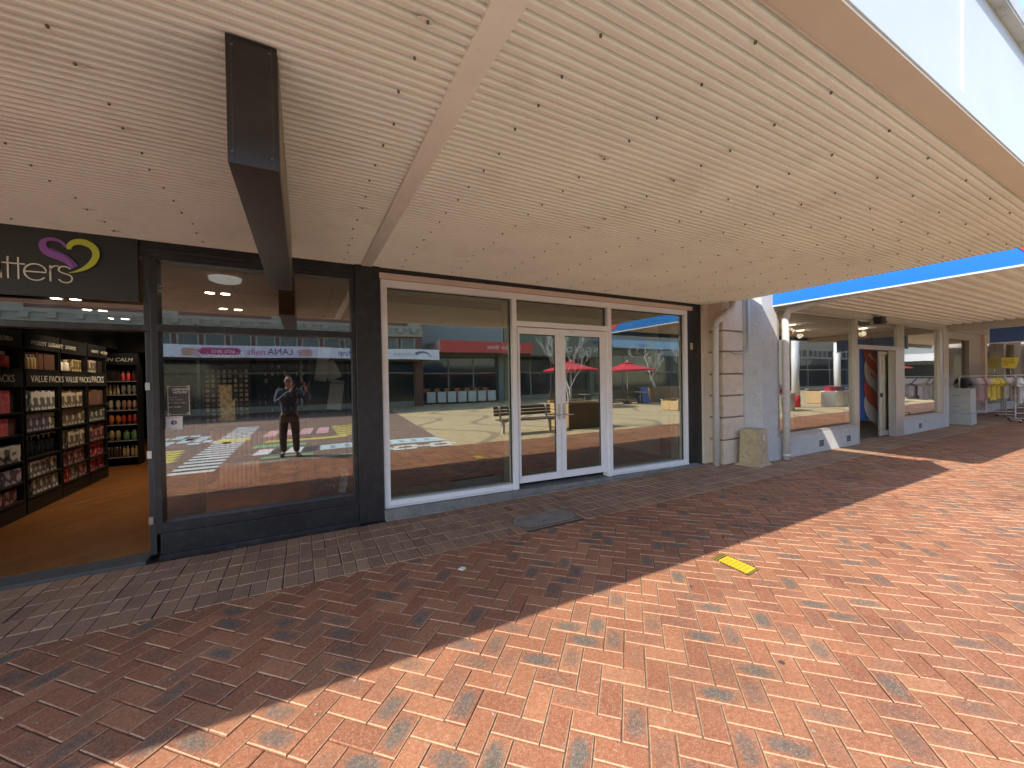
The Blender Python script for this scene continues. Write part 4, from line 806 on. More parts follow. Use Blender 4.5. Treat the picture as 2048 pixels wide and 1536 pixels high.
bay(0, {4: [('cells', 'pink', 6, 3, .27), ('box', 'brown', 1, 2, .26)], 3: [('cells', 'pink', 5, 3, .2), ('box', 'peach', 1, 1, .2)], 2: [('box', 'white', 1, 2, .2)], 1: [('box', 'lilac', 1, 3, .17)], 0: [('box', 'rose', 1, 3, .16)], 5: [('bottle', 'red', 1, 5, .2)]})
bay(1, {4: [('box', 'white', 1, 5, .26)], 3: [('box', 'lilac', 3, 4, .23), ('box', 'ivory', 1, 1, .22)], 2: [('pump', 'black', 1, 6, .28)], 1: [('box', 'ivory', 2, 3, .2), ('box', 'lilac', 1, 1, .2), ('box', 'cream', 2, 2, .2)], 0: [('bottle', 'brown', 1, 2, .18), ('box', 'ivory', 3, 4, .18)], 5: [('bottle', 'gold', 2, 5, .2), ('box', 'peach', 2, 3, .23)]})
bay(2, {4: [('box', 'cream', 1, 4, .26)], 3: [('box', 'cream', 1, 4, .25)], 2: [('box', 'cream', 1, 4, .26)], 1: [('box', 'rose', 1, 4, .21)], 0: [('box', 'pink', 1, 2, .19), ('box', 'sage', 1, 1, .19), ('box', 'rose', 1, 1, .19)], 5: [('bottle', 'ivory', 1, 3, .17), ('box', 'gold', 1, 3, .18)]})
bay(3, {4: [('box', 'peach', 1, 4, .25)], 3: [('box', 'sage', 1, 4, .23)], 2: [('box', 'rose', 1, 4, .27)], 1: [('box', 'pink', 1, 2, .22)], 0: [('box', 'pink', 1, 3, .2)], 5: [('box', 'cream', 2, 3, .2), ('box', 'brown', 1, 1, .2)]})
pcard = MB(); pcard.box(-3.052, -3.047, 6.86, 7.02, .80, .93); tag(pcard.build('price_card', mat('card_white', (.7, .7, .7), .6)), 'small white price card with black figures on the nearest bay', 'card'); text('figures', '$69', .05, (-3.045, 6.89, .83), HR, rubber, bpy.data.objects['price_card'], ext=.0005)
# shelves across the back
for bi, (xa, xb_, yb_, lab) in enumerate(((-3.55, -2.95, 10.62, 'back shelving unit with rows of gold, orange and cream bottles'), (-3.1, -1.9, 11.7, 'deeper shelving unit just behind the door post'))):
    o = E('shelving_unit', ((xa+xb_)/2, yb_, .03), lab, 'shelves'); lev = (.22, .55, .87, 1.16, 1.47, 1.74)
    q = MB(); q.box(xa, xa+.02, yb_, yb_+.3, .03, 2.3); q.box(xb_-.02, xb_, yb_, yb_+.3, .03, 2.3); q.box(xa, xb_, yb_+.3, yb_+.31, .03, 2.3); q.build('carcass', shelfm, o)
    for z in lev: B('shelf', shelfm, o, xa+.02, xb_-.02, yb_-.01, yb_+.3, z-.025, z); B('price_rail', pale_edge, o, xa+.02, xb_-.02, yb_-.014, yb_-.01, z-.022, z-.004)
    B('header', UPG, o, xa, xb_, yb_-.02, yb_, 2.06, 2.3); text('brand_lettering', ('SKIN CALM', 'Wet Pond')[bi], .10, (xa+.03+.15*bi, yb_-.024, 2.13), FACE_OUT, SW_, o, ext=.001, shear=.25)
    pal = ((('bottle', 'brown', 7), ('tube', 'gold', 3), ('tube', 'orange', 3), ('tube', 'cream', 3), ('bottle', 'gold', 5), ('box', 'brown', 4)), (('bottle', 'lilac', 5), ('bottle', 'ivory', 5), ('bottle', 'lilac', 6), ('pump', 'black', 5), ('bottle', 'lilac', 6), ('box', 'rose', 5)))[bi]
    p2 = (('bottle', 'gold', 4), ('bottle', 'green', 2), ('tube', 'red', 3), ('tube', 'peach', 3), ('tube', 'ivory', 3), ('bottle', 'red', 3))
    for k, z in enumerate(lev):
        kd, c, n = pal[k]; h = (.2, .2, .19, .19, .19, .2)[k]; nm = ('lowest', 'second', 'third', 'fourth', 'fifth', 'top')[k]
        wh = 'on %s shelf of the %s' % (nm, ('back unit', 'deeper unit')[bi])
        if bi == 0: m_ = (xa+xb_)/2+.02; row(kd, c, xa+.03, m_, n, z, h, wh, ax='x', yy=yb_+.03); kd, c, n = p2[k]; row(kd, c, m_, xb_-.03, n, z, h, wh, ax='x', yy=yb_+.03)
        else: row(kd, c, xa+.03, xb_-.03, n, z, h, wh, ax='x', yy=yb_+.03)
# peg wall, cartons and counter seen through the big window
pw_ = E('peg_display', (-1.3, 9.3, .9), 'dark wall display crowded with small hanging packets behind the window', 'display')
B('panel', shelfm, pw_, -2.1, -.9, 9.3, 9.34, .03, 2.35); 
pk = MB(); 
for i in range(13):
    for j in range(13):
        x, z = -2.05+i*.088, .75+j*.092; pk.mi = random.choice((0, 0, 0, 1, 2)); hh = random.uniform(.045, .07); pk.box(x, x+.05, 9.27, 9.298, z, z+hh)
tag(pk.build('packets', [mat('packet_a', (.35, .28, .20), .5), mat('packet_b', (.10, .09, .09), .5), mat('packet_c', (.45, .40, .34), .5)], pw_), kind='stuff')
text('brand_lettering', 'HAIRWORKS', .12, (-1.7, 9.28, 2.18), FACE_OUT, SW_, pw_, ext=.001)
p2_ = E('tool_display', (-.3, 9.6, .9), 'dark display of hair tools and combs deeper behind the window', 'display'); B('panel', shelfm, p2_, -.85, .65, 9.62, 9.66, .03, 2.6)
pk = MB()
for i in range(12):
    for j in range(8):
        if random.random() < .7: x, z = -.8+i*.115, .9+j*.15; pk.mi = random.choice((0, 1, 2)); pk.box(x, x+random.uniform(.012, .05), 9.59, 9.618, z, z+random.uniform(.05, .12))
tag(pk.build('packets', [MATS['packet_a'], MATS['packet_b'], MATS['packet_c']], p2_), kind='stuff')
for i, (x, z0, z1, lab) in enumerate(((-1.10, 1.02, 1.36, 'gold patterned tall box, lower one of the pile on the counter'), (-1.11, 1.362, 1.62, 'gold patterned box on top of the pile on the counter'))):
    tag(B('gift_box', printmat('gold', 'cells'), None, x-.1, x+.1-.03*i, 8.0, 8.2, z0, z1), lab, 'box')
ct = E('counter', (-.7, 7.35, .03), 'black counter fronted with upright terracotta tubes behind the window', 'counter')
B('body', shelfm, ct, -1.25, .55, 7.18, 8.3, .03, .98); B('top', shelfm, ct, -1.28, .6, 7.1, 8.32, .98, 1.02)
tc_ = mat('terracotta_tube', (.50, .24, .16), .6)
for i in range(13):
    x = -1.18+i*.066; z1 = .96 if i < 5 else .90
    MB().tube([(x, 7.14, .55), (x, 7.14, z1)], .030, 12).build('front_tube', tc_, ct)
for i in range(9): MB().tube([(-1.05+i*.055, 7.0, .12), (-1.05+i*.055, 7.0, .48)], .026, 12).build('front_tube', tc_, ct)
# glass display cabinet in the window
dc = E('display_cabinet', (.27, 5.25, .04), 'tall glass display cabinet with leaning white cards behind the window', 'cabinet')
b = MB()
for x, y in ((.07, 5.10), (.49, 5.10), (.07, 5.48), (.49, 5.48)): b.box(x-.012, x+.012, y-.012, y+.012, .26, 2.10)
b.build('frame', MATS['dark_aluminium'] if 'dark_aluminium' in MATS else rubber, dc); B('base', shelfm, dc, .05, .51, 5.08, 5.5, .03, .26); B('top', shelfm, dc, .05, .51, 5.08, 5.5, 2.10, 2.13)
for z in (.78, 1.28, 1.62): B('shelf', GL_S, dc, .08, .48, 5.11, 5.47, z, z+.008)
B('glass', GL_O, dc, .066, .07, 5.11, 5.47, .26, 2.1); B('back', mat('cabinet_back', (.16, .15, .12), .6), dc, .08, .48, 5.475, 5.485, .26, 2.1)
cw = mat('card_pale', (.62, .60, .54), .6)
for i, (x, z, w_, h_, t, lab) in enumerate(((.19, 1.64, .13, .42, -8, 'tall pale card leaning on the top shelf of the cabinet'), (.36, 1.64, .16, .22, 24, 'small white card tilted on the top shelf of the cabinet'), (.33, 1.29, .16, .36, -9, 'broad pale card leaning on the middle shelf of the cabinet'), (.38, 1.29, .07, .25, -6, 'narrow white card in front of the broad one on the middle shelf'), (.40, .28, .08, .28, -10, 'white angled card at the bottom of the cabinet'))):
    q = MB(); c = Vector((x, 5.2+.03*(i % 2), z)); ux = Vector((cos(R(t)), 0, sin(R(t))))*w_/2; uz = Vector((-sin(R(t)), .12, cos(R(t))))*h_/2
    q.obox(c+uz+Vector((0, 0, abs(ux.z))), ux, (0, .003, 0), uz); tag(q.build('display_card', cw), lab, 'card')
q = MB()
for i in range(46):
    x, z = random.uniform(.1, .45), .3+random.uniform(0, .3)*random.random(); q.tube([(x, 5.2, z), (x+random.uniform(-.03, .03), 5.18, z+random.uniform(.02, .1))], .003, 4)
tag(q.build('glittery_trinkets', mat('trinket_gold', (.8, .62, .3), .2, metal=1)), 'loose glittering gold trinkets piled in the bottom of the cabinet', 'trinkets', kind='stuff')
# paper signs stuck inside the big window
hp = E('opening_hours_sign', (-1.05, 4.86, 1.47), 'dark opening hours sign with white scroll border taped inside the window', 'sign')
B('board', mat('hours_brown', (.055, .045, .04), .6), hp, -1.145, -.965, 4.862, 4.866, 1.335, 1.625)
q = MB(); stroke(q, [(-1.135, 1.345), (-.975, 1.345), (-.975, 1.615), (-1.135, 1.615)], .004, 4.859, 4.862, closed=True)
for sx, sz in ((-1.13, 1.35), (-.98, 1.35), (-1.13, 1.61), (-.98, 1.61)): stroke(q, arc(sx, sz, .012, .012, 0, 330, 10), .003, 4.859, 4.862)
q.build('border', wl, hp)
text('heading', 'OPENING', .032, (-1.108, 4.860, 1.575), FACE_OUT, wl, hp, ext=.0004, shear=.2); text('heading', 'HOURS', .032, (-1.098, 4.860, 1.547), FACE_OUT, wl, hp, ext=.0004, shear=.2)
for z, t, m_ in ((1.505, 'MON - FRI', mat('chalk_lilac', (.45, .40, .62), .6)), (1.482, '  9:00am - 5:30pm', MATS['chalk_lilac']), (1.452, 'SAT - 9:00am - 3:00pm', mat('chalk_yellow', (.65, .58, .2), .6)), (1.412, 'SUN - CLOSED', wl)): text('hours_line', t, .0145, (-1.135, 4.860, z), FACE_OUT, m_, hp, ext=.0004, shear=.3)
hq = E('warning_sticker', (-1.09, 4.86, 1.26), 'white warning sticker with round red and blue emblem below the hours sign', 'sticker')
B('sheet', mat('sticker_paper', (.68, .68, .66), .5), hq, -1.155, -1.03, 4.862, 4.865, 1.20, 1.327)
text('heading', 'WARNING', .018, (-1.138, 4.861, 1.308), FACE_OUT, mat('print_red', (.5, .06, .05), .5), hq, ext=.0004)
q = MB(); q.prism(arc(-1.095, 1.268, .024, .024, 90, 270, 14), 4.860, 4.862); q.build('emblem', mat('print_navy', (.04, .09, .2), .5), hq); q = MB(); q.prism(arc(-1.091, 1.268, .020, .020, -90, 90, 14), 4.860, 4.862); q.build('emblem', MATS['print_red'], hq)
text('small_print', '1300 364 530', .013, (-1.143, 4.861, 1.208), FACE_OUT, MATS['print_red'], hq, ext=.0004)

# ============================================================ SMALL THINGS ON THE PAVING
pitm = mat('pit_lid', (.25, .215, .18), .85, var=.2, scale=7, spot=.3, sscale=90, bump=.5, bscale=80, dirt=((.10, .085, .07), 12, .5))
mh = E('manhole_cover', (2.47, 3.87, 0), 'grey rounded pit cover set in the brown pavers', 'manhole cover')
def stad(x0, x1, y0, y1, n=10):
    r = (y1-y0)/2; return [(x1-r+r*cos(R(a)), (y0+y1)/2+r*sin(R(a))) for a in [-90+180*i/n for i in range(n+1)]]+[(x0+r+r*cos(R(a)), (y0+y1)/2+r*sin(R(a))) for a in [90+180*i/n for i in range(n+1)]]
MB().prism(stad(2.10, 2.84, 3.715, 4.035), -.02, -.001, 'z').build('lid', pitm, mh, bevel=.004)
q = MB(); P0, P1 = stad(2.085, 2.855, 3.70, 4.05), stad(2.104, 2.836, 3.719, 4.031)
for i in range(len(P0)):
    j = (i+1) % len(P0); q.face([(*P0[i], .001), (*P0[j], .001), (*P1[j], .001), (*P1[i], .001)]); 
q.build('rim', mat('rim_steel', (.3, .29, .27), .5, metal=.6), mh)
MB().box(2.03, 2.91, 3.66, 4.08, -.02, -.003).build('surround', mat('mortar_brown', (.19, .14, .10), .9, var=.2, scale=9), mh)
MB().lathe((2.42, 3.80, -.002), [(.018, 0), (.016, .002)], 10).build('lifting_hole', rubber, mh)
ym = E('floor_sticker', (3.27, 2.1, 0), 'yellow distancing notice with black hatched border stuck on the sunlit pavers', 'sticker')
ang = radang = math.atan2(1.94-2.231, 3.399-3.395)
A_, B_, C_, D_ = Vector((3.245, 2.295, .004)), Vector((3.395, 2.231, .004)), Vector((3.405, 1.935, .004)), Vector((3.121, 1.924, .004))
cen = Vector((3.27, 2.09, .005)); ex = Vector((.88, -.47, 0)).normalized(); 
# measured outline: long axis runs from the upper left corner to the lower right one
e1 = (Vector((3.399, 1.94, 0))-Vector((3.245, 2.295, 0))); 
lx_ = Vector((cos(R(-128)), sin(R(-128)), 0)); 
def ymq(u0, u1, v0, v1, z, m_, nm):
    o0 = Vector((3.185, 2.245, 0)); U = (Vector((3.395, 2.265, 0))-o0)*.88; V = (Vector((3.165, 1.90, 0))-o0)*1.0
    q = MB(); 
    for (a, b, c, d) in (m_[1]): q.face([o0+U*a+V*c+Vector((0, 0, z)), o0+U*a+V*d+Vector((0, 0, z)), o0+U*b+V*d+Vector((0, 0, z)), o0+U*b+V*c+Vector((0, 0, z))])
    q.build(nm, m_[0], ym)
ymq(0, 1, 0, 1, .0035, (mat('mat_black', (.03, .03, .025), .6), [(0, 1, 0, 1)]), 'backing')
yy_ = mat('mat_yellow', (.62, .42, .015), .6, var=.1, scale=30, dirt=((.4, .3, .1), 40, .4))
ymq(0, 1, 0, 1, .0045, (yy_, [(.09, .91, .17, .93)]), 'notice')
ymq(0, 1, 0, 1, .0045, (yy_, [(.02, .06, .03+.085*i, .065+.085*i) for i in range(11)]+[(.94, .98, .03+.085*i, .065+.085*i) for i in range(11)]+[(.1+.13*i, .15+.13*i, .95, .985) for i in range(7)]+[(.1+.13*i, .15+.13*i, .02, .06) for i in range(7)]+[(.1+.13*i, .15+.13*i, .09, .13) for i in range(7)]), 'hatching')
ymq(0, 1, 0, 1, .0055, (mat('mat_print', (.42, .29, .015), .6), [(.15, .85-.12*(i % 2), .25+.11*i, .28+.11*i) for i in range(6)]), 'small_print')
lit = MB(); lit.obox((1.18, 3.17, .012), (.022, .01, 0), (-.01, .018, 0), (0, 0, .004)); lo_ = E('sweet_wrapper', (1.18, 3.17, 0), 'tiny crumpled white and yellow wrapper lying on the shaded pavers', 'litter'); lit.build('wrapper', mat('wrapper_white', (.75, .75, .78), .5), lo_); q = MB(); q.obox((1.185, 3.150, .010), (.018, .008, 0), (-.003, .006, 0), (0, 0, .004)); q.build('stripe', mat('wrapper_yellow', (.7, .65, .1), .5), lo_)
for i, (x, y, r) in enumerate(((2.355, 1.232, .016), (2.62, 2.02, .012), (3.25, 2.36, .01))):
    n = 10; q = MB(); q.prism([(x+r*cos(2*pi*k/n)*random.uniform(.8, 1.15), y+r*sin(2*pi*k/n)*random.uniform(.8, 1.15)) for k in range(n)], .0, .0045, 'z'); tag(q.build('gum_spot', mat('gum', (.05, .05, .05), .8)), ['dark flattened gum spot on the sunlit bricks in front', 'dark gum spot beside the yellow floor notice', 'tiny gum spot at the shadow edge'][i], 'gum')

o = E('round_ceiling_lamp', (-.81, 5.92, 2.93), 'large flat round white ceiling lamp just behind the upper window pane', 'light')
MB().lathe((-.81, 5.92, 2.88), [(.12, 0), (.16, .015), (.17, .055)], 24).build('diffuser', mat('lamp_opal', (.85, .86, .84), .4, emit=.12), o)
dl = E('open_glass_door', (-1.24, 4.98, 0), 'black framed glass door standing open inwards behind the opening hours sign', 'door')
da, db = Vector((-1.235, 5.0, 0)), Vector((-1.06, 5.84, 0)); dd = (db-da).normalized(); dn = Vector((dd.y, -dd.x, 0))
def dbar(t0, t1, z0, z1, w_=.02):
    a_, b_ = da+dd*t0, da+dd*t1; return MB().obox((a_+b_)/2+Vector((0, 0, (z0+z1)/2)), (b_-a_)/2, dn*w_, (0, 0, (z1-z0)/2))
for t0, t1, z0, z1 in ((0, .06, .04, 2.1), (.80, .86, .04, 2.1), (.06, .80, .04, .22), (.06, .80, 2.02, 2.1)): dbar(t0, t1, z0, z1).build('frame_member', black, dl)
dbar(.06, .80, .22, 2.02, .003).build('glass', GL_O, dl)
q = MB()
for i in range(260):
    x, y = random.uniform(-3, 9), random.uniform(.8, 4.7)
    r = random.uniform(.0015, .005); h = Vector((random.gauss(0, 1), random.gauss(0, 1), 0)).normalized(); k_ = Vector((-h.y, h.x, 0)); q.obox((x, y, .002+r*.5), h*r*random.uniform(1, 2.2), k_*r, (0, 0, r*.5)); 
tag(q.build('grit', mat('grit_mix', (.30, .24, .18), .9, var=.5, scale=3)), 'tiny bits of grit and leaf scattered over the paving', 'grit', kind='stuff')

# ============================================================ OTHER SIDE OF THE MALL (seen mirrored in the glass)
brk = mat('opposite_brick', (.17, .085, .065), .85, var=.15, scale=3, spot=.2, sscale=30)
ren = mat('opposite_render', (.28, .265, .22), .8, var=.06, scale=2); ren2 = mat('opposite_render_blue', (.24, .26, .26), .8, var=.06, scale=2); dgl = mat('opposite_glazing', (.03, .035, .04), .08); wsg = mat('sign_board_white', (.66, .68, .74), .5)
def front(name, lab, x0, x1, y, h, wallm, gz=3.0, bays_=3, upper=True, cat='building'):
    o = E(name, ((x0+x1)/2, y, 0), lab, cat)
    q = MB(); q.box(x0, x1, y-8, y, gz, h); q.box(x0, x0+.5, y-.5, y, 0, gz); q.box(x1-.5, x1, y-.5, y, 0, gz); q.box(x0, x1, y-8, y-7.8, 0, gz); q.box(x0, x0+.2, y-8, y-.5, 0, gz); q.box(x1-.2, x1, y-8, y-.5, 0, gz); q.build('wall', wallm, o)
    q = MB(); q.box(x0-.1, x1+.1, y-.3, y+.18, h, h+.25); q.box(x0, x1, y, y+.1, h-.9, h-.8); q.build('cornice', ren, o)
    bw = (x1-x0-1)/bays_
    for i in range(bays_):
        a = x0+.5+bw*i+.06; b_ = a+bw-.12
        q = MB(); q.box(a, b_, y-.35, y-.3, .35, 2.2); q.box(a, b_, y-.35, y-.3, 2.3, gz); q.build('window', dgl, o)
        q = MB(); q.box(a-.06, a, y-.38, y-.26, 0, gz); q.box(b_, b_+.06, y-.38, y-.26, 0, gz); q.box(a, b_, y-.38, y-.26, 2.2, 2.3); q.box(a, b_, y-.38, y-.26, .0, .35); q.build('shop_frame', ren, o)
    if upper:
        n = int((x1-x0)/1.15)
        for i in range(n):
            a = x0+.3+i*1.15; q = MB(); q.box(a, a+.8, y-.02, y+.03, 3.75, 4.45); q.build('upper_window', dgl, o)
            q = MB(); q.box(a-.06, a+.86, y-.02, y+.06, 3.68, 3.75); q.box(a-.08, a, y, y+.05, 3.75, 4.5); q.box(a+.8, a+.88, y, y+.05, 3.75, 4.5); q.build('window_surround', ren, o)
    return o
b1 = front('salon_building', 'brick and render building opposite with small upper windows, seen mirrored', -14, 7.2, -16.5, 8.0, brk)
q = MB(); q.box(-14, 7.2, -16.5, -16.35, 4.6, 5.1); q.box(-14, 7.2, -16.5, -16.3, 5.1, 5.3)
for i in range(24): q.box(-13.8+.88*i, -13.5+.88*i, -16.35, -16.2, 4.85, 5.1)
q.build('string_course', ren, b1); q = MB()
for x in (-12, -6.5, -1.5, 3.2, 6.2): q.box(x, x+.9, -16.5, -16.38, 5.3, 7.9)
q.build('pilaster', ren, b1)
def oawn(lab, x0, x1, yf, yb, z0, z1, m_, sideM=None):
    o = E('awning', ((x0+x1)/2, yb, z0), lab, 'awning'); B('fascia_board', m_, o, x0, x1, yf-.06, yf, z0, z1); B('soffit', mat('soffit_olive', (.34, .33, .26), .7), o, x0, x1, yb, yf-.06, z0+.04, z0+.1); B('side_board', sideM or m_, o, x0-.002, x0+.05, yb, yf-.06, z0+.1, z1); return o
a1 = oawn('white fronted awning of the nail shop opposite', -14, 7.25, -13.0, -16.5, 2.93, 3.50, wsg)
n1 = E('nail_shop_sign', (-2.3, -13, 3.2), 'lavender nail salon lettering between two painted hands on the opposite awning', 'sign')
def opp(txt, x, z, sz, m_, par, y=-12.995, **k): return text('lettering', txt, sz, (x, y, z), FACE_STREET2, m_, par, ext=.003, **k)
lav = mat('sign_lavender', (.62, .58, .70), .5); B('panel', lav, n1, -4.5, .7, -12.998, -12.99, 2.99, 3.46)
plum = mat('sign_plum', (.10, .03, .08), .5); mag = mat('sign_magenta', (.42, .03, .14), .5); skn = mat('sign_skin', (.52, .30, .22), .6)
opp('LANA', -.35, 3.08, .44, plum, n1, y=-12.985); opp('nails', -1.58, 3.08, .44, mag, n1, y=-12.985)
q = MB(); q.prism([(x, z) for x, z in arc(-4.0, 3.23, .16, .16, 90, 270, 8)]+[(x, z) for x, z in arc(-2.75, 3.23, .16, .16, -90, 90, 8)], -12.99, -12.98); q.build('pill', mag, n1); opp('6476 0819', -2.80, 3.15, .21, wsg, n1, y=-12.975)
for cx, sg in ((-4.62, 1), (.35, -1)):
    q = MB(); q.prism([(cx-.18, 3.02), (cx+.12, 3.0), (cx+.16, 3.25), (cx-.05, 3.38), (cx-.2, 3.3)], -12.985, -12.978); q.build('painted_hand', skn, n1)
    for i in range(4): q = MB(); stroke(q, [(cx-.05*sg+.02*i, 3.08+.08*i), (cx+(.22+.03*i)*sg, 3.05+.09*i), (cx+(.40+.02*i)*sg, 3.0+.09*i)], [.07, .065, .03], -12.978, -12.972); q.build('painted_finger', skn, n1); q = MB(); stroke(q, [(cx+(.36+.02*i)*sg, 3.01+.09*i), (cx+(.47+.02*i)*sg, 2.985+.09*i)], [.045, .015], -12.970, -12.966); q.build('painted_nail', mag, n1)
n2 = E('workshop_sign', (3, -13, 3.2), 'blue workshop lettering on the white opposite awning', 'sign'); opp('Workshop', 3.55, 3.09, .42, mat('sign_text_blue', (.05, .10, .35), .5), n2, y=-12.99)
n3 = E('spaced_letter_sign', (5.4, -13, 3.2), 'spaced grey letters with a fish shaped logo on the opposite awning', 'sign'); opp('s e v a m p', 5.75, 3.14, .26, mat('sign_text_grey', (.12, .15, .22), .5), n3, y=-12.99)
q = MB(); stroke(q, bez([(6.75, 3.08), (6.5, 3.42), (6.2, 3.40), (5.85, 3.22)], 10), [.03+.012*i for i in range(11)], -12.995, -12.985); q.build('logo', MATS['sign_text_grey'], n3)
b2 = front('shoe_shop_building', 'pale building opposite behind the long red shoe shop sign', 7.4, 14.6, -19, 8.0, ren2, gz=3.5, upper=False)
redf = mat('fascia_red', (.45, .05, .035), .5)
a2 = oawn('deep awning of the shoe shop with red front and pale pink end', 8.3, 15.6, -16.0, -19, 3.62, 4.42, redf, mat('pink_end', (.75, .52, .52), .5))
n4 = E('shoe_shop_sign', (12, -16, 4), 'thin pale script lettering on the red opposite awning', 'sign'); opp('brand-less Shoes', 14.6, 3.90, .42, mat('sign_pale_pink', (.7, .55, .52), .5), n4, y=-15.99, shear=.2)
b3 = front('cafe_building', 'olive fronted cafe building opposite with pale rounded lettering', 14.7, 24, -19, 8.5, mat('olive_wall', (.17, .17, .12), .8), gz=3.6, upper=False, bays_=4)
a3 = oawn('olive awning of the cafe opposite', 15.7, 24.2, -16.6, -19, 3.5, 4.6, mat('fascia_olive', (.14, .14, .10), .6))
n5 = E('cafe_sign', (20, -16.6, 4.1), 'pale rounded lettering on the olive opposite awning', 'sign'); opp('IN CUEX CO', 22.7, 3.88, .62, mat('sign_pale', (.6, .6, .55), .5), n5, y=-16.58, space=1.15)
b4 = front('repair_shop_building', 'grey building opposite behind the light blue repairs sign', 24.3, 46, -20, 8.5, ren2, gz=4, upper=False, bays_=5)
a4 = oawn('awning with light blue sign board opposite the right pane', 24.4, 34, -17.5, -20, 4.45, 5.2, mat('fascia_light_blue', (.25, .42, .62), .5))
n6 = E('repairs_sign', (28.5, -17.4, 4.8), 'dark blue and yellow repairs lettering on the light blue opposite awning', 'sign'); opp('mr', 30.3, 4.62, .55, mat('sign_text_yellow', (.7, .7, .1), .5), n6, y=-17.49); opp('repairs', 29.5, 4.62, .55, MATS['sign_text_blue'], n6, y=-17.49)
b5 = front('corner_building', 'tall pale building at the far end of the opposite row', 46.2, 62, -15, 9, ren, gz=3.5, bays_=3)
b6 = E('end_building', (66, -6, 0), 'pale building closing the far end of the mall', 'building'); B('wall', ren2, b6, 62.2, 70, -24, 3, 0, 9); B('shop_window', dgl, b6, 62.1, 62.2, -13, -2, .4, 2.6); B('awning_board', wsg, b6, 60.5, 62.1, -14, 0, 3.0, 3.8)
wb = mat('planter_white', (.58, .57, .52), .6); orn = mat('orange_cushion', (.55, .18, .07), .7)
for i in range(7):
    x = 7.95+.78*i; lab_ = ('first', 'second', 'third', 'fourth', 'fifth', 'sixth', 'seventh')[i]
    o = E('planter_box', (x, -17.4, 0), '%s white planter box from the left in the row under the shoe shop awning' % lab_, 'planter', 'white planter boxes outside the shoe shop')
    q = MB(); q.box(-.31, .31, -.2, .2, .12, .86); q.box(-.33, .33, -.22, .22, .86, .90); q.build('box', wb, o, loc=(0, 0, 0))
    q = MB()
    for k in range(4): q.tube([(-.25+.166*k, .15, .13), (-.25+.166*k, .15, .0)], .03, 6)
    q.build('feet', rubber, o, loc=(0, 0, 0))
    q = MB()
    for k in range(60): a = random.uniform(-.28, .28); z = random.uniform(.9, 1.2); c = Vector((a, random.uniform(-.15, .15), z)); d_ = Vector((random.gauss(0, 1), random.gauss(0, 1), random.gauss(0, 1))).normalized(); e_ = d_.orthogonal().normalized(); q.face([c-d_*.04, c+e_*.02, c+d_*.04, c-e_*.02])
    q.build('foliage', mat('leaf_dark', (.06, .10, .04), .7), o, loc=(0, 0, 0))
    o2 = E('orange_chair', (x, -18.3, 0), '%s orange backed chair from the left behind the white planter boxes' % lab_, 'chair', 'orange chairs behind the planter boxes')
    q = MB(); q.box(-.22, .22, -.02, .02, .75, 1.12); q.build('backrest', orn, o2, loc=(0, 0, 0), bevel=.02); q = MB(); q.box(-.22, .22, 0, .42, .44, .48); q.build('seat', orn, o2, loc=(0, 0, 0))
    for sx in (-.2, .2):
        for sy in (.0, .4): q = MB(); q.tube([(sx, sy, 0), (sx, sy, .75 if sy == 0 else .44)], .014, 6); q.build('leg', rubber, o2, loc=(0, 0, 0))
# parasols
umr = mat('parasol_red', (.62, .035, .05), .7)
def parasol(x, y, lab, zt=2.72, r=1.72):
    o = E('parasol', (x, y, 0), lab, 'parasol', 'red parasols outside the cafe'); n = 8
    def fan(name, R0, z0, R1, z1, drop):
        q = MB()
        for i in range(n):
            a, b_ = 2*pi*i/n+.2, 2*pi*(i+1)/n+.2
            for k in range(4):
                t0, t1 = k/4, (k+1)/4; f = lambda t, a_: (cos(a_)*(R0+(R1-R0)*t), sin(a_)*(R0+(R1-R0)*t), z0+(z1-z0)*t-.03*sin(pi*t))
                q.face([f(t0, a), f(t1, a), f(t1, b_), f(t0, b_)])
            q.face([(cos(a)*R1, sin(a)*R1, z1), (cos(a)*R1, sin(a)*R1, z1-drop), (cos(b_)*R1, sin(b_)*R1, z1-drop), (cos(b_)*R1, sin(b_)*R1, z1)])
        return q.build(name, umr, o, loc=(0, 0, 0))
    fan('canopy', .30, zt-.14, r, zt-.56, .05); fan('cap', .02, zt, .42, zt-.11, .03)
    q = MB(); q.tube([(0, 0, .05), (0, 0, zt+.06)], .025, 8); q.build('pole', white_al, o, loc=(0, 0, 0)); q = MB(); q.lathe((0, 0, 0), [(.28, 0), (.28, .06), (.05, .08)], 14); q.build('base', rubber, o, loc=(0, 0, 0))
    for i in range(n): q = MB(); a = 2*pi*i/n+.2; q.tube([(0, 0, zt-.75), (cos(a)*r*.5, sin(a)*r*.5, zt-.34)], .008, 4); q.build('rib', white_al, o, loc=(0, 0, 0))
parasol(13.9, -9, 'red parasol behind the bare tree in the planter'); parasol(18.4, -9, 'red parasol nearest the right pane of the vacant shop'); parasol(48, -7, 'red parasol far down the mall')
tb = mat('cafe_brown', (.10, .075, .05), .6)
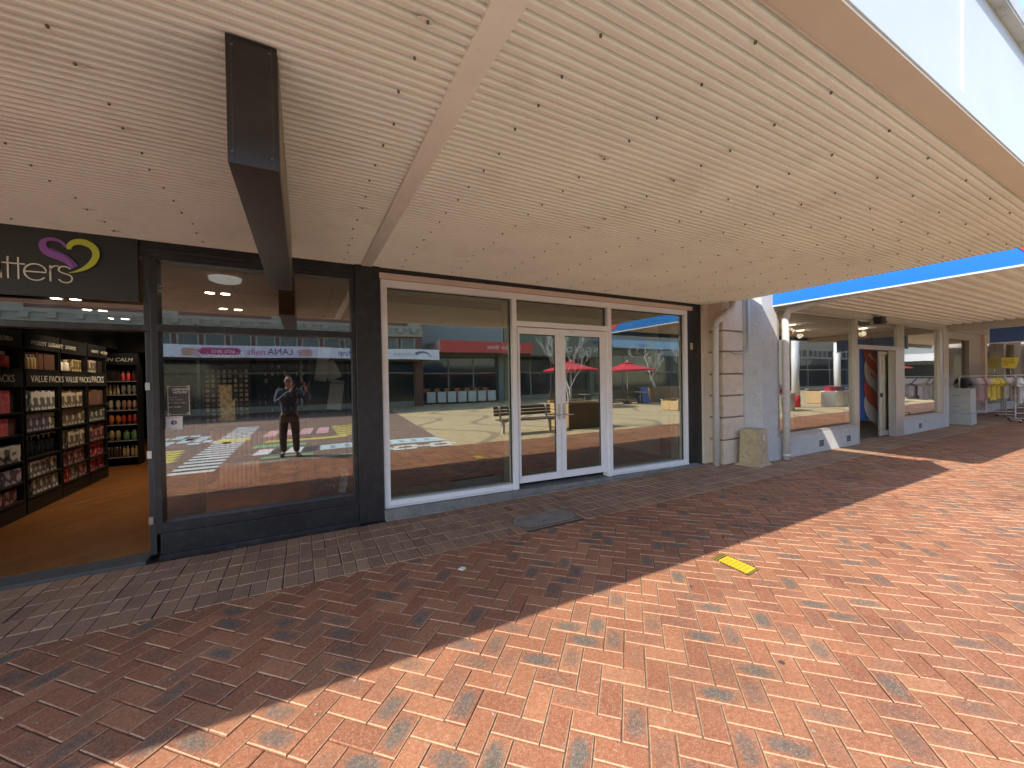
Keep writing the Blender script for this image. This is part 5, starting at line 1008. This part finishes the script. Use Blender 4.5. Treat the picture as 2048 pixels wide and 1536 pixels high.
for i, (x, y) in enumerate(((13.9, -9.9), (18.4, -9.9))):
    o = E('cafe_screen', (x, y, 0), ['brown slatted cafe screen under the left parasol', 'brown slatted cafe screen under the right parasol'][i], 'screen'); q = MB()
    for k in range(9): q.box(-1.5, 1.5, .88, .92, .08+.1*k, .165+.1*k)
    q.build('slats', tb, o, loc=(0, 0, 0))
    for sx in (-1.48, 0, 1.48): q = MB(); q.box(sx-.03, sx+.03, .84, .88, 0, 1.0); q.build('post', tb, o, loc=(0, 0, 0))
    o = E('cafe_table', (x+.6, y+1.4, 0), ['pale cafe table by the left screen', 'pale cafe table by the right screen'][i], 'table'); q = MB(); q.lathe((0, 0, .72), [(.38, 0), (.38, .03)], 18); q.build('top', wb, o, loc=(0, 0, 0)); q = MB(); q.tube([(0, 0, .02), (0, 0, .72)], .03, 8); q.lathe((0, 0, 0), [(.22, 0), (.22, .02)], 12); q.build('stand', steel, o, loc=(0, 0, 0))
af = E('board_sign', (19.5, -8.7, 0), 'blue folding board sign standing beside the right parasol', 'sign')
for sg in (-1, 1): q = MB(); q.hexa([(-.3, sg*.25-.01, 0), (.3, sg*.25-.01, 0), (.3, sg*.25+.01, 0), (-.3, sg*.25+.01, 0), (-.3, sg*.02-.01, 1.05), (.3, sg*.02-.01, 1.05), (.3, sg*.02+.01, 1.05), (-.3, sg*.02+.01, 1.05)]); q.build('panel', mat('board_blue', (.10, .16, .35), .5), af, loc=(0, 0, 0))
# timber planters, bench, trees
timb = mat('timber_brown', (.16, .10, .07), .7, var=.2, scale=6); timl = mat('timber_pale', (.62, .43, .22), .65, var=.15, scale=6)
def planter(x0, x1, y0, y1, h, lab, m_=timb, side=None):
    o = E('timber_planter', ((x0+x1)/2, (y0+y1)/2, 0), lab, 'planter'); n = int(h/.115)
    q = MB()
    for k in range(n): q.box(x0+.02, x1, y1-.03, y1, .03+.115*k, .135+.115*k); q.box(x0+.02, x1, y0, y0+.03, .03+.115*k, .135+.115*k); q.box(x1-.03, x1, y0, y1, .03+.115*k, .135+.115*k)
    q.build('slats', m_, o); q = MB()
    for k in range(n): q.box(x0-.03, x0, y0, y1, .03+.115*k, .135+.115*k)
    q.build('end_slats', side or m_, o)
    q = MB(); q.box(x0, x1-.03, y0+.03, y1-.03, 0, h-.06); q.build('liner', mat('soil', (.05, .035, .025), .95), o)
    q = MB(); q.box(x0-.05, x1+.02, y1-.1, y1+.03, h, h+.04); q.box(x0-.05, x1+.02, y0-.03, y0+.1, h, h+.04); q.build('rim', side or m_, o)
planter(7.55, 8.95, -1.75, -.62, .86, 'dark slatted timber planter, one end coloured pale as if sunlit, beside the bench', side=timl)  # paler timber on end slats and rim paints in the sunlight
planter(20.8, 24.5, -10.2, -9, .95, 'brown slatted timber planter behind the right pane', m_=mat('timber_mid', (.28, .19, .12), .7))
bh = E('street_bench', (6, -.85, 0), 'dark slatted street bench on grey posts in front of the planter', 'bench')
for k in range(4): B('seat_slat', timb, bh, 5.15, 7.2, -1.05+.13*k, -.94+.13*k, .40, .44)
for k in range(3): q = MB(); q.bar(5.15, 7.2, -1.16-.02*k, -1.13-.02*k, .52+.10*k, .52+.10*k, .605+.10*k, .605+.10*k); q.build('back_slat', timb, bh)
for x in (5.35, 7.0):
    q = MB(); q.box(x-.04, x+.04, -1.02, -.70, .34, .40); q.box(x-.04, x+.04, -.95, -.86, 0, .36); q.box(x-.03, x+.03, -1.19, -1.1, .36, .82); q.build('support', galv, bh)
bark = mat('bark_pale', (.62, .60, .55), .8, var=.2, scale=12)
def bare_tree(x, y, z0, h, lab, seed, n0=2, spread=.5, r0=.05):
    rnd = random.Random(seed); o = E('bare_tree', (x, y, z0), lab, 'tree', None); tr, cr = MB(), MB()
    def grow(p, d, L_, r, dep):
        pts = [p]; rs = [r]; k = 4
        for i in range(k): d = (d+Vector((rnd.gauss(0, .12), rnd.gauss(0, .12), rnd.gauss(0, .05)+.05*(dep > 0)))).normalized(); p = p+d*(L_/k); pts.append(p); rs.append(r*(1-.45*(i+1)/k))
        (tr if dep == 0 else cr).tube(pts, [max(v, .0055) for v in rs], 6 if dep < 2 else 4, cap=False)
        if dep >= 5: return
        for j in range(rnd.choice((2, 3, 3)) if dep < 3 else 2):
            a = rnd.uniform(0, 2*pi); t = rnd.uniform(.45, 1) if j else 1; q_ = pts[int(t*k)]; side = Vector((cos(a), sin(a), 0)); nd = (d+side*rnd.uniform(.35, .35+spread)+Vector((0, 0, .25))).normalized(); grow(q_, nd, L_*rnd.uniform(.6, .85), rs[int(t*k)]*.72, dep+1)
    for j in range(n0): grow(Vector((rnd.uniform(-.1, .1)*j, 0, 0)), Vector((rnd.gauss(0, .1), rnd.gauss(0, .05), 1)).normalized(), h*.34, r0, 0)
    tr.build('trunk', bark, o, loc=(0, 0, 0)); cr.build('crown', bark, o, loc=(0, 0, 0))
bare_tree(8.0, -1.15, .8, 2.9, 'bare pale barked tree in the dark slatted planter', 5, 2, .45, .035)
bare_tree(21.5, -9.5, .9, 3.6, 'bare tree in the far brown planter', 11, 2, .5, .045); bare_tree(24, -9.6, .9, 3.4, 'bare tree at the far end of the brown planter', 15, 1, .5, .045)
planter(16, 19, -4.2, -3.2, .5, 'low pale timber planter seat in the middle of the mall', m_=timl); planter(26, 29.5, -3.5, -2.4, .8, 'tall pale timber planter further along the mall', m_=timl)
for i, (x, y) in enumerate(((22.2, -2.2), (27, -2.4), (33, -2.6))):
    o = E('awning_post', (x, y, 0), ['nearest white round post with red foot', 'middle white round post with red foot', 'furthest white round post with red foot'][i], 'post', 'white posts with red feet'); q = MB(); q.tube([(0, 0, .35), (0, 0, 3.6)], .17, 18); q.build('shaft', mat('post_white', (.74, .75, .73), .45), o, loc=(0, 0, 0)); q = MB(); q.tube([(0, 0, 0), (0, 0, .6)], .185, 18); q.build('foot', mat('foot_red', (.55, .03, .05), .5), o, loc=(0, 0, 0))
for i, (x, y) in enumerate(((19.6, -1.6), (24.3, -1.4), (30, -1.2))):
    o = E('display_table', (x, y, 0), ['white topped display table nearest the awning edge', 'white topped display table with crates of goods', 'white topped display table further off'][i], 'table'); q = MB(); q.box(-.7, .7, -.35, .35, .74, .80); q.build('top', MATS['post_white'], o, loc=(0, 0, 0))
    for sx in (-.65, .65): q = MB(); q.box(sx-.03, sx+.03, -.3, .3, 0, .74); q.build('leg', steel, o, loc=(0, 0, 0))
    for k, c in enumerate(('foot_red', 'board_blue')):
        t = MB(); t.hexa([(x-.5+.55*k, y-.2, .8), (x-.1+.55*k, y-.2, .8), (x-.1+.55*k, y+.2, .8), (x-.5+.55*k, y+.2, .8), (x-.55+.55*k, y-.25, 1.02), (x-.05+.55*k, y-.25, 1.02), (x-.05+.55*k, y+.25, 1.02), (x-.55+.55*k, y+.25, 1.02)]); tag(t.build('goods_bin', MATS[c]), '%s plastic goods bin on the %s display table' % (('red', 'blue')[k], ('nearest', 'middle', 'furthest')[i]), 'bin')

# ============================================================ THE PHOTOGRAPHER (seen mirrored in the big window)
px_, py_ = -.27, -.42
pe = E('person', (px_, py_, 0), 'man in dark navy jumper and brown trousers taking a picture, mirrored in the big window', 'person')
def skin(name, chains, m_, parent, levels=2, root=0):
    """chains: lists of (x, y, z, radius[, radius2]); equal points are welded"""
    vs, es, rs = [], [], []
    def vid(p):
        for i, q_ in enumerate(vs):
            if (Vector(q_)-Vector(p[:3])).length < 1e-4: return i
        vs.append(tuple(p[:3])); rs.append((p[3], p[4] if len(p) > 4 else p[3])); return len(vs)-1
    for c in chains:
        k = [vid(p) for p in c]
        es += [(a, b_) for a, b_ in zip(k, k[1:])]
    me = bpy.data.meshes.new(name); me.from_pydata(vs, es, []); me.materials.append(m_); o = bpy.data.objects.new(name, me); COL.objects.link(o); o.parent = parent
    md = o.modifiers.new('skin', 'SKIN'); md.use_smooth_shade = True
    for i, sv in enumerate(me.skin_vertices[0].data): sv.radius = rs[i]; sv.use_root = (i == root)
    sb_ = o.modifiers.new('sub', 'SUBSURF'); sb_.levels = levels; sb_.render_levels = levels
    return o
skm = mat('skin', (.52, .30, .22), .55); navy = mat('jumper_navy', (.07, .085, .13), .85, var=.15, scale=20); trou = mat('trousers_brown', (.085, .055, .035), .8, var=.15, scale=18); shoe = mat('shoe_leather', (.03, .018, .014), .25); hair = mat('hair_brown', (.05, .035, .025), .8)
SHL, ELL, WRL = (-.19, .0, 1.45), (-.24, .15, 1.20), (.07, .34, 1.49)
SHR, ELR, WRR = (.19, .0, 1.45), (.40, .14, 1.27), (.34, .36, 1.50)
def fingers(w, d, up_, side, curl):
    w = Vector(w); d = Vector(d).normalized(); up_ = Vector(up_).normalized(); sd = Vector(side).normalized(); out = []
    palm = w+d*.075; pp = (*palm, .034, .018); out.append([(*w, .026, .024), (*(w+d*.035), .032, .02), pp])
    for i, (o_, L_) in enumerate(((-.030, .068), (-.010, .078), (.011, .073), (.031, .058))):
        b_ = palm+sd*o_+d*.02; m1 = b_+d*L_*.45+curl*.006; m2 = m1+(d*.6+curl*.5).normalized()*L_*.32; m3 = m2+(d*.2+curl).normalized()*L_*.25
        out.append([pp, (*b_, .0095), (*m1, .009), (*m2, .0085), (*m3, .007)])
    t0 = w+d*.03-sd*.03; t1 = t0-sd*.03+d*.02; t2 = t1+d*.03-sd*.008+curl*.01
    out.append([(*(w+d*.035), .032, .02), (*t0, .013), (*t1, .011), (*t2, .009)])
    return out
body = [[(0, 0, .98, .15, .11), (0, 0, 1.12, .15, .11), (0, .0, 1.30, .165, .12), (0, .0, 1.44, .11, .08), (0, .015, 1.52, .055), (0, .03, 1.575, .052), (0, .035, 1.62, .068, .075), (0, .035, 1.68, .077, .09), (0, .03, 1.74, .075, .09), (0, .025, 1.785, .045, .055)],
        [(0, .035, 1.68, .077, .09), (0, .112, 1.675, .014), (0, .135, 1.662, .012)], [(0, .035, 1.62, .068, .075), (0, .085, 1.60, .03, .02)],
        [(0, .035, 1.68, .077, .09), (.082, .02, 1.675, .012), (.088, .015, 1.69, .012)], [(0, .035, 1.68, .077, .09), (-.082, .02, 1.675, .012), (-.088, .015, 1.69, .012)],
        [(0, .0, 1.44, .11, .08), (*SHL, .055), (*ELL, .042), (*WRL, .026, .024)], [(0, .0, 1.44, .11, .08), (*SHR, .055), (*ELR, .042), (*WRR, .026, .024)],
        [(0, 0, .98, .15, .11), (-.10, 0, .86, .085), (-.12, .02, .50, .058), (-.13, -.02, .10, .036), (-.14, .09, .045, .035)], [(0, 0, .98, .15, .11), (.10, 0, .86, .085), (.12, .04, .50, .058), (.13, .10, .10, .036), (.16, .21, .045, .035)]]
body += fingers(WRL, (.15, .12, .75), (0, 0, 1), (.8, .0, -.3), Vector((.3, .8, .1))*.9) + fingers(WRR, (-.25, .05, .7), (0, 0, 1), (-.8, .0, -.3), Vector((-.4, .7, .0)))
skin('body', body, skm, pe)
skin('jumper', [[(0, 0, .90, .175, .13), (0, 0, 1.0, .18, .13), (0, 0, 1.10, .18, .13), (0, 0, 1.30, .20, .14), (0, 0, 1.43, .15, .105), (0, .008, 1.49, .085, .075)], [(0, 0, 1.43, .15, .105), (*SHL, .085), (*ELL, .066), (*(Vector(ELL).lerp(Vector(WRL), .9)), .042)], [(0, 0, 1.43, .15, .105), (*SHR, .085), (*ELR, .066), (*(Vector(ELR).lerp(Vector(WRR), .9)), .042)]], navy, pe)
skin('trousers', [[(0, 0, 1.02, .165, .12), (0, 0, .96, .168, .125), (-.105, 0, .84, .11), (-.125, .02, .50, .085), (-.13, -.02, .20, .072), (-.132, -.018, .09, .07)], [(0, 0, .96, .168, .125), (.105, 0, .84, .11), (.125, .04, .50, .085), (.13, .10, .20, .072), (.132, .105, .09, .07)]], trou, pe)
for sx, sy, a in ((-.14, .0, -.15), (.14, .12, .35)):
    skin('shoe', [[(sx, sy-.04, .05, .045, .04), (sx+.05*sin(a), sy+.05, .045, .048, .035), (sx+.15*sin(a), sy+.14, .035, .045, .028), (sx+.22*sin(a), sy+.20, .03, .03, .02)]], shoe, pe)
skin('hair', [[(0, -.03, 1.66, .05, .04), (0, -.02, 1.74, .078, .075), (0, .02, 1.80, .06, .05), (0, .07, 1.79, .03, .02)]], hair, pe)
for sx in (-.032, .032):
    q = MB(); q.tube([(sx+.026*cos(2*pi*i/12), .128, 1.695+.02*sin(2*pi*i/12)) for i in range(13)], .003, 4); q.build('glasses_rim', rubber, pe, loc=(0, 0, 0)); q = MB(); q.lathe((sx, .112, 1.693), [(.004, -.008), (.011, 0), (.004, .008)], 8); q.build('eye', mat('eye_dark', (.05, .04, .04), .3), pe, loc=(0, 0, 0))
q = MB(); q.box(-.022, .022, .122, .127, 1.628, 1.636); q.build('mouth', mat('lip', (.35, .14, .12), .6), pe, loc=(0, 0, 0))
ph = E('phone', (-.05, -.03, 1.62), 'black phone held sideways in both hands of the photographer', 'phone')
B('body', rubber, ph, -.135, .018, -.034, -.026, 1.585, 1.660, bevel=.002); B('screen', mat('screen_glass', (.01, .01, .012), .08), ph, -.131, .014, -.0355, -.0343, 1.589, 1.656)
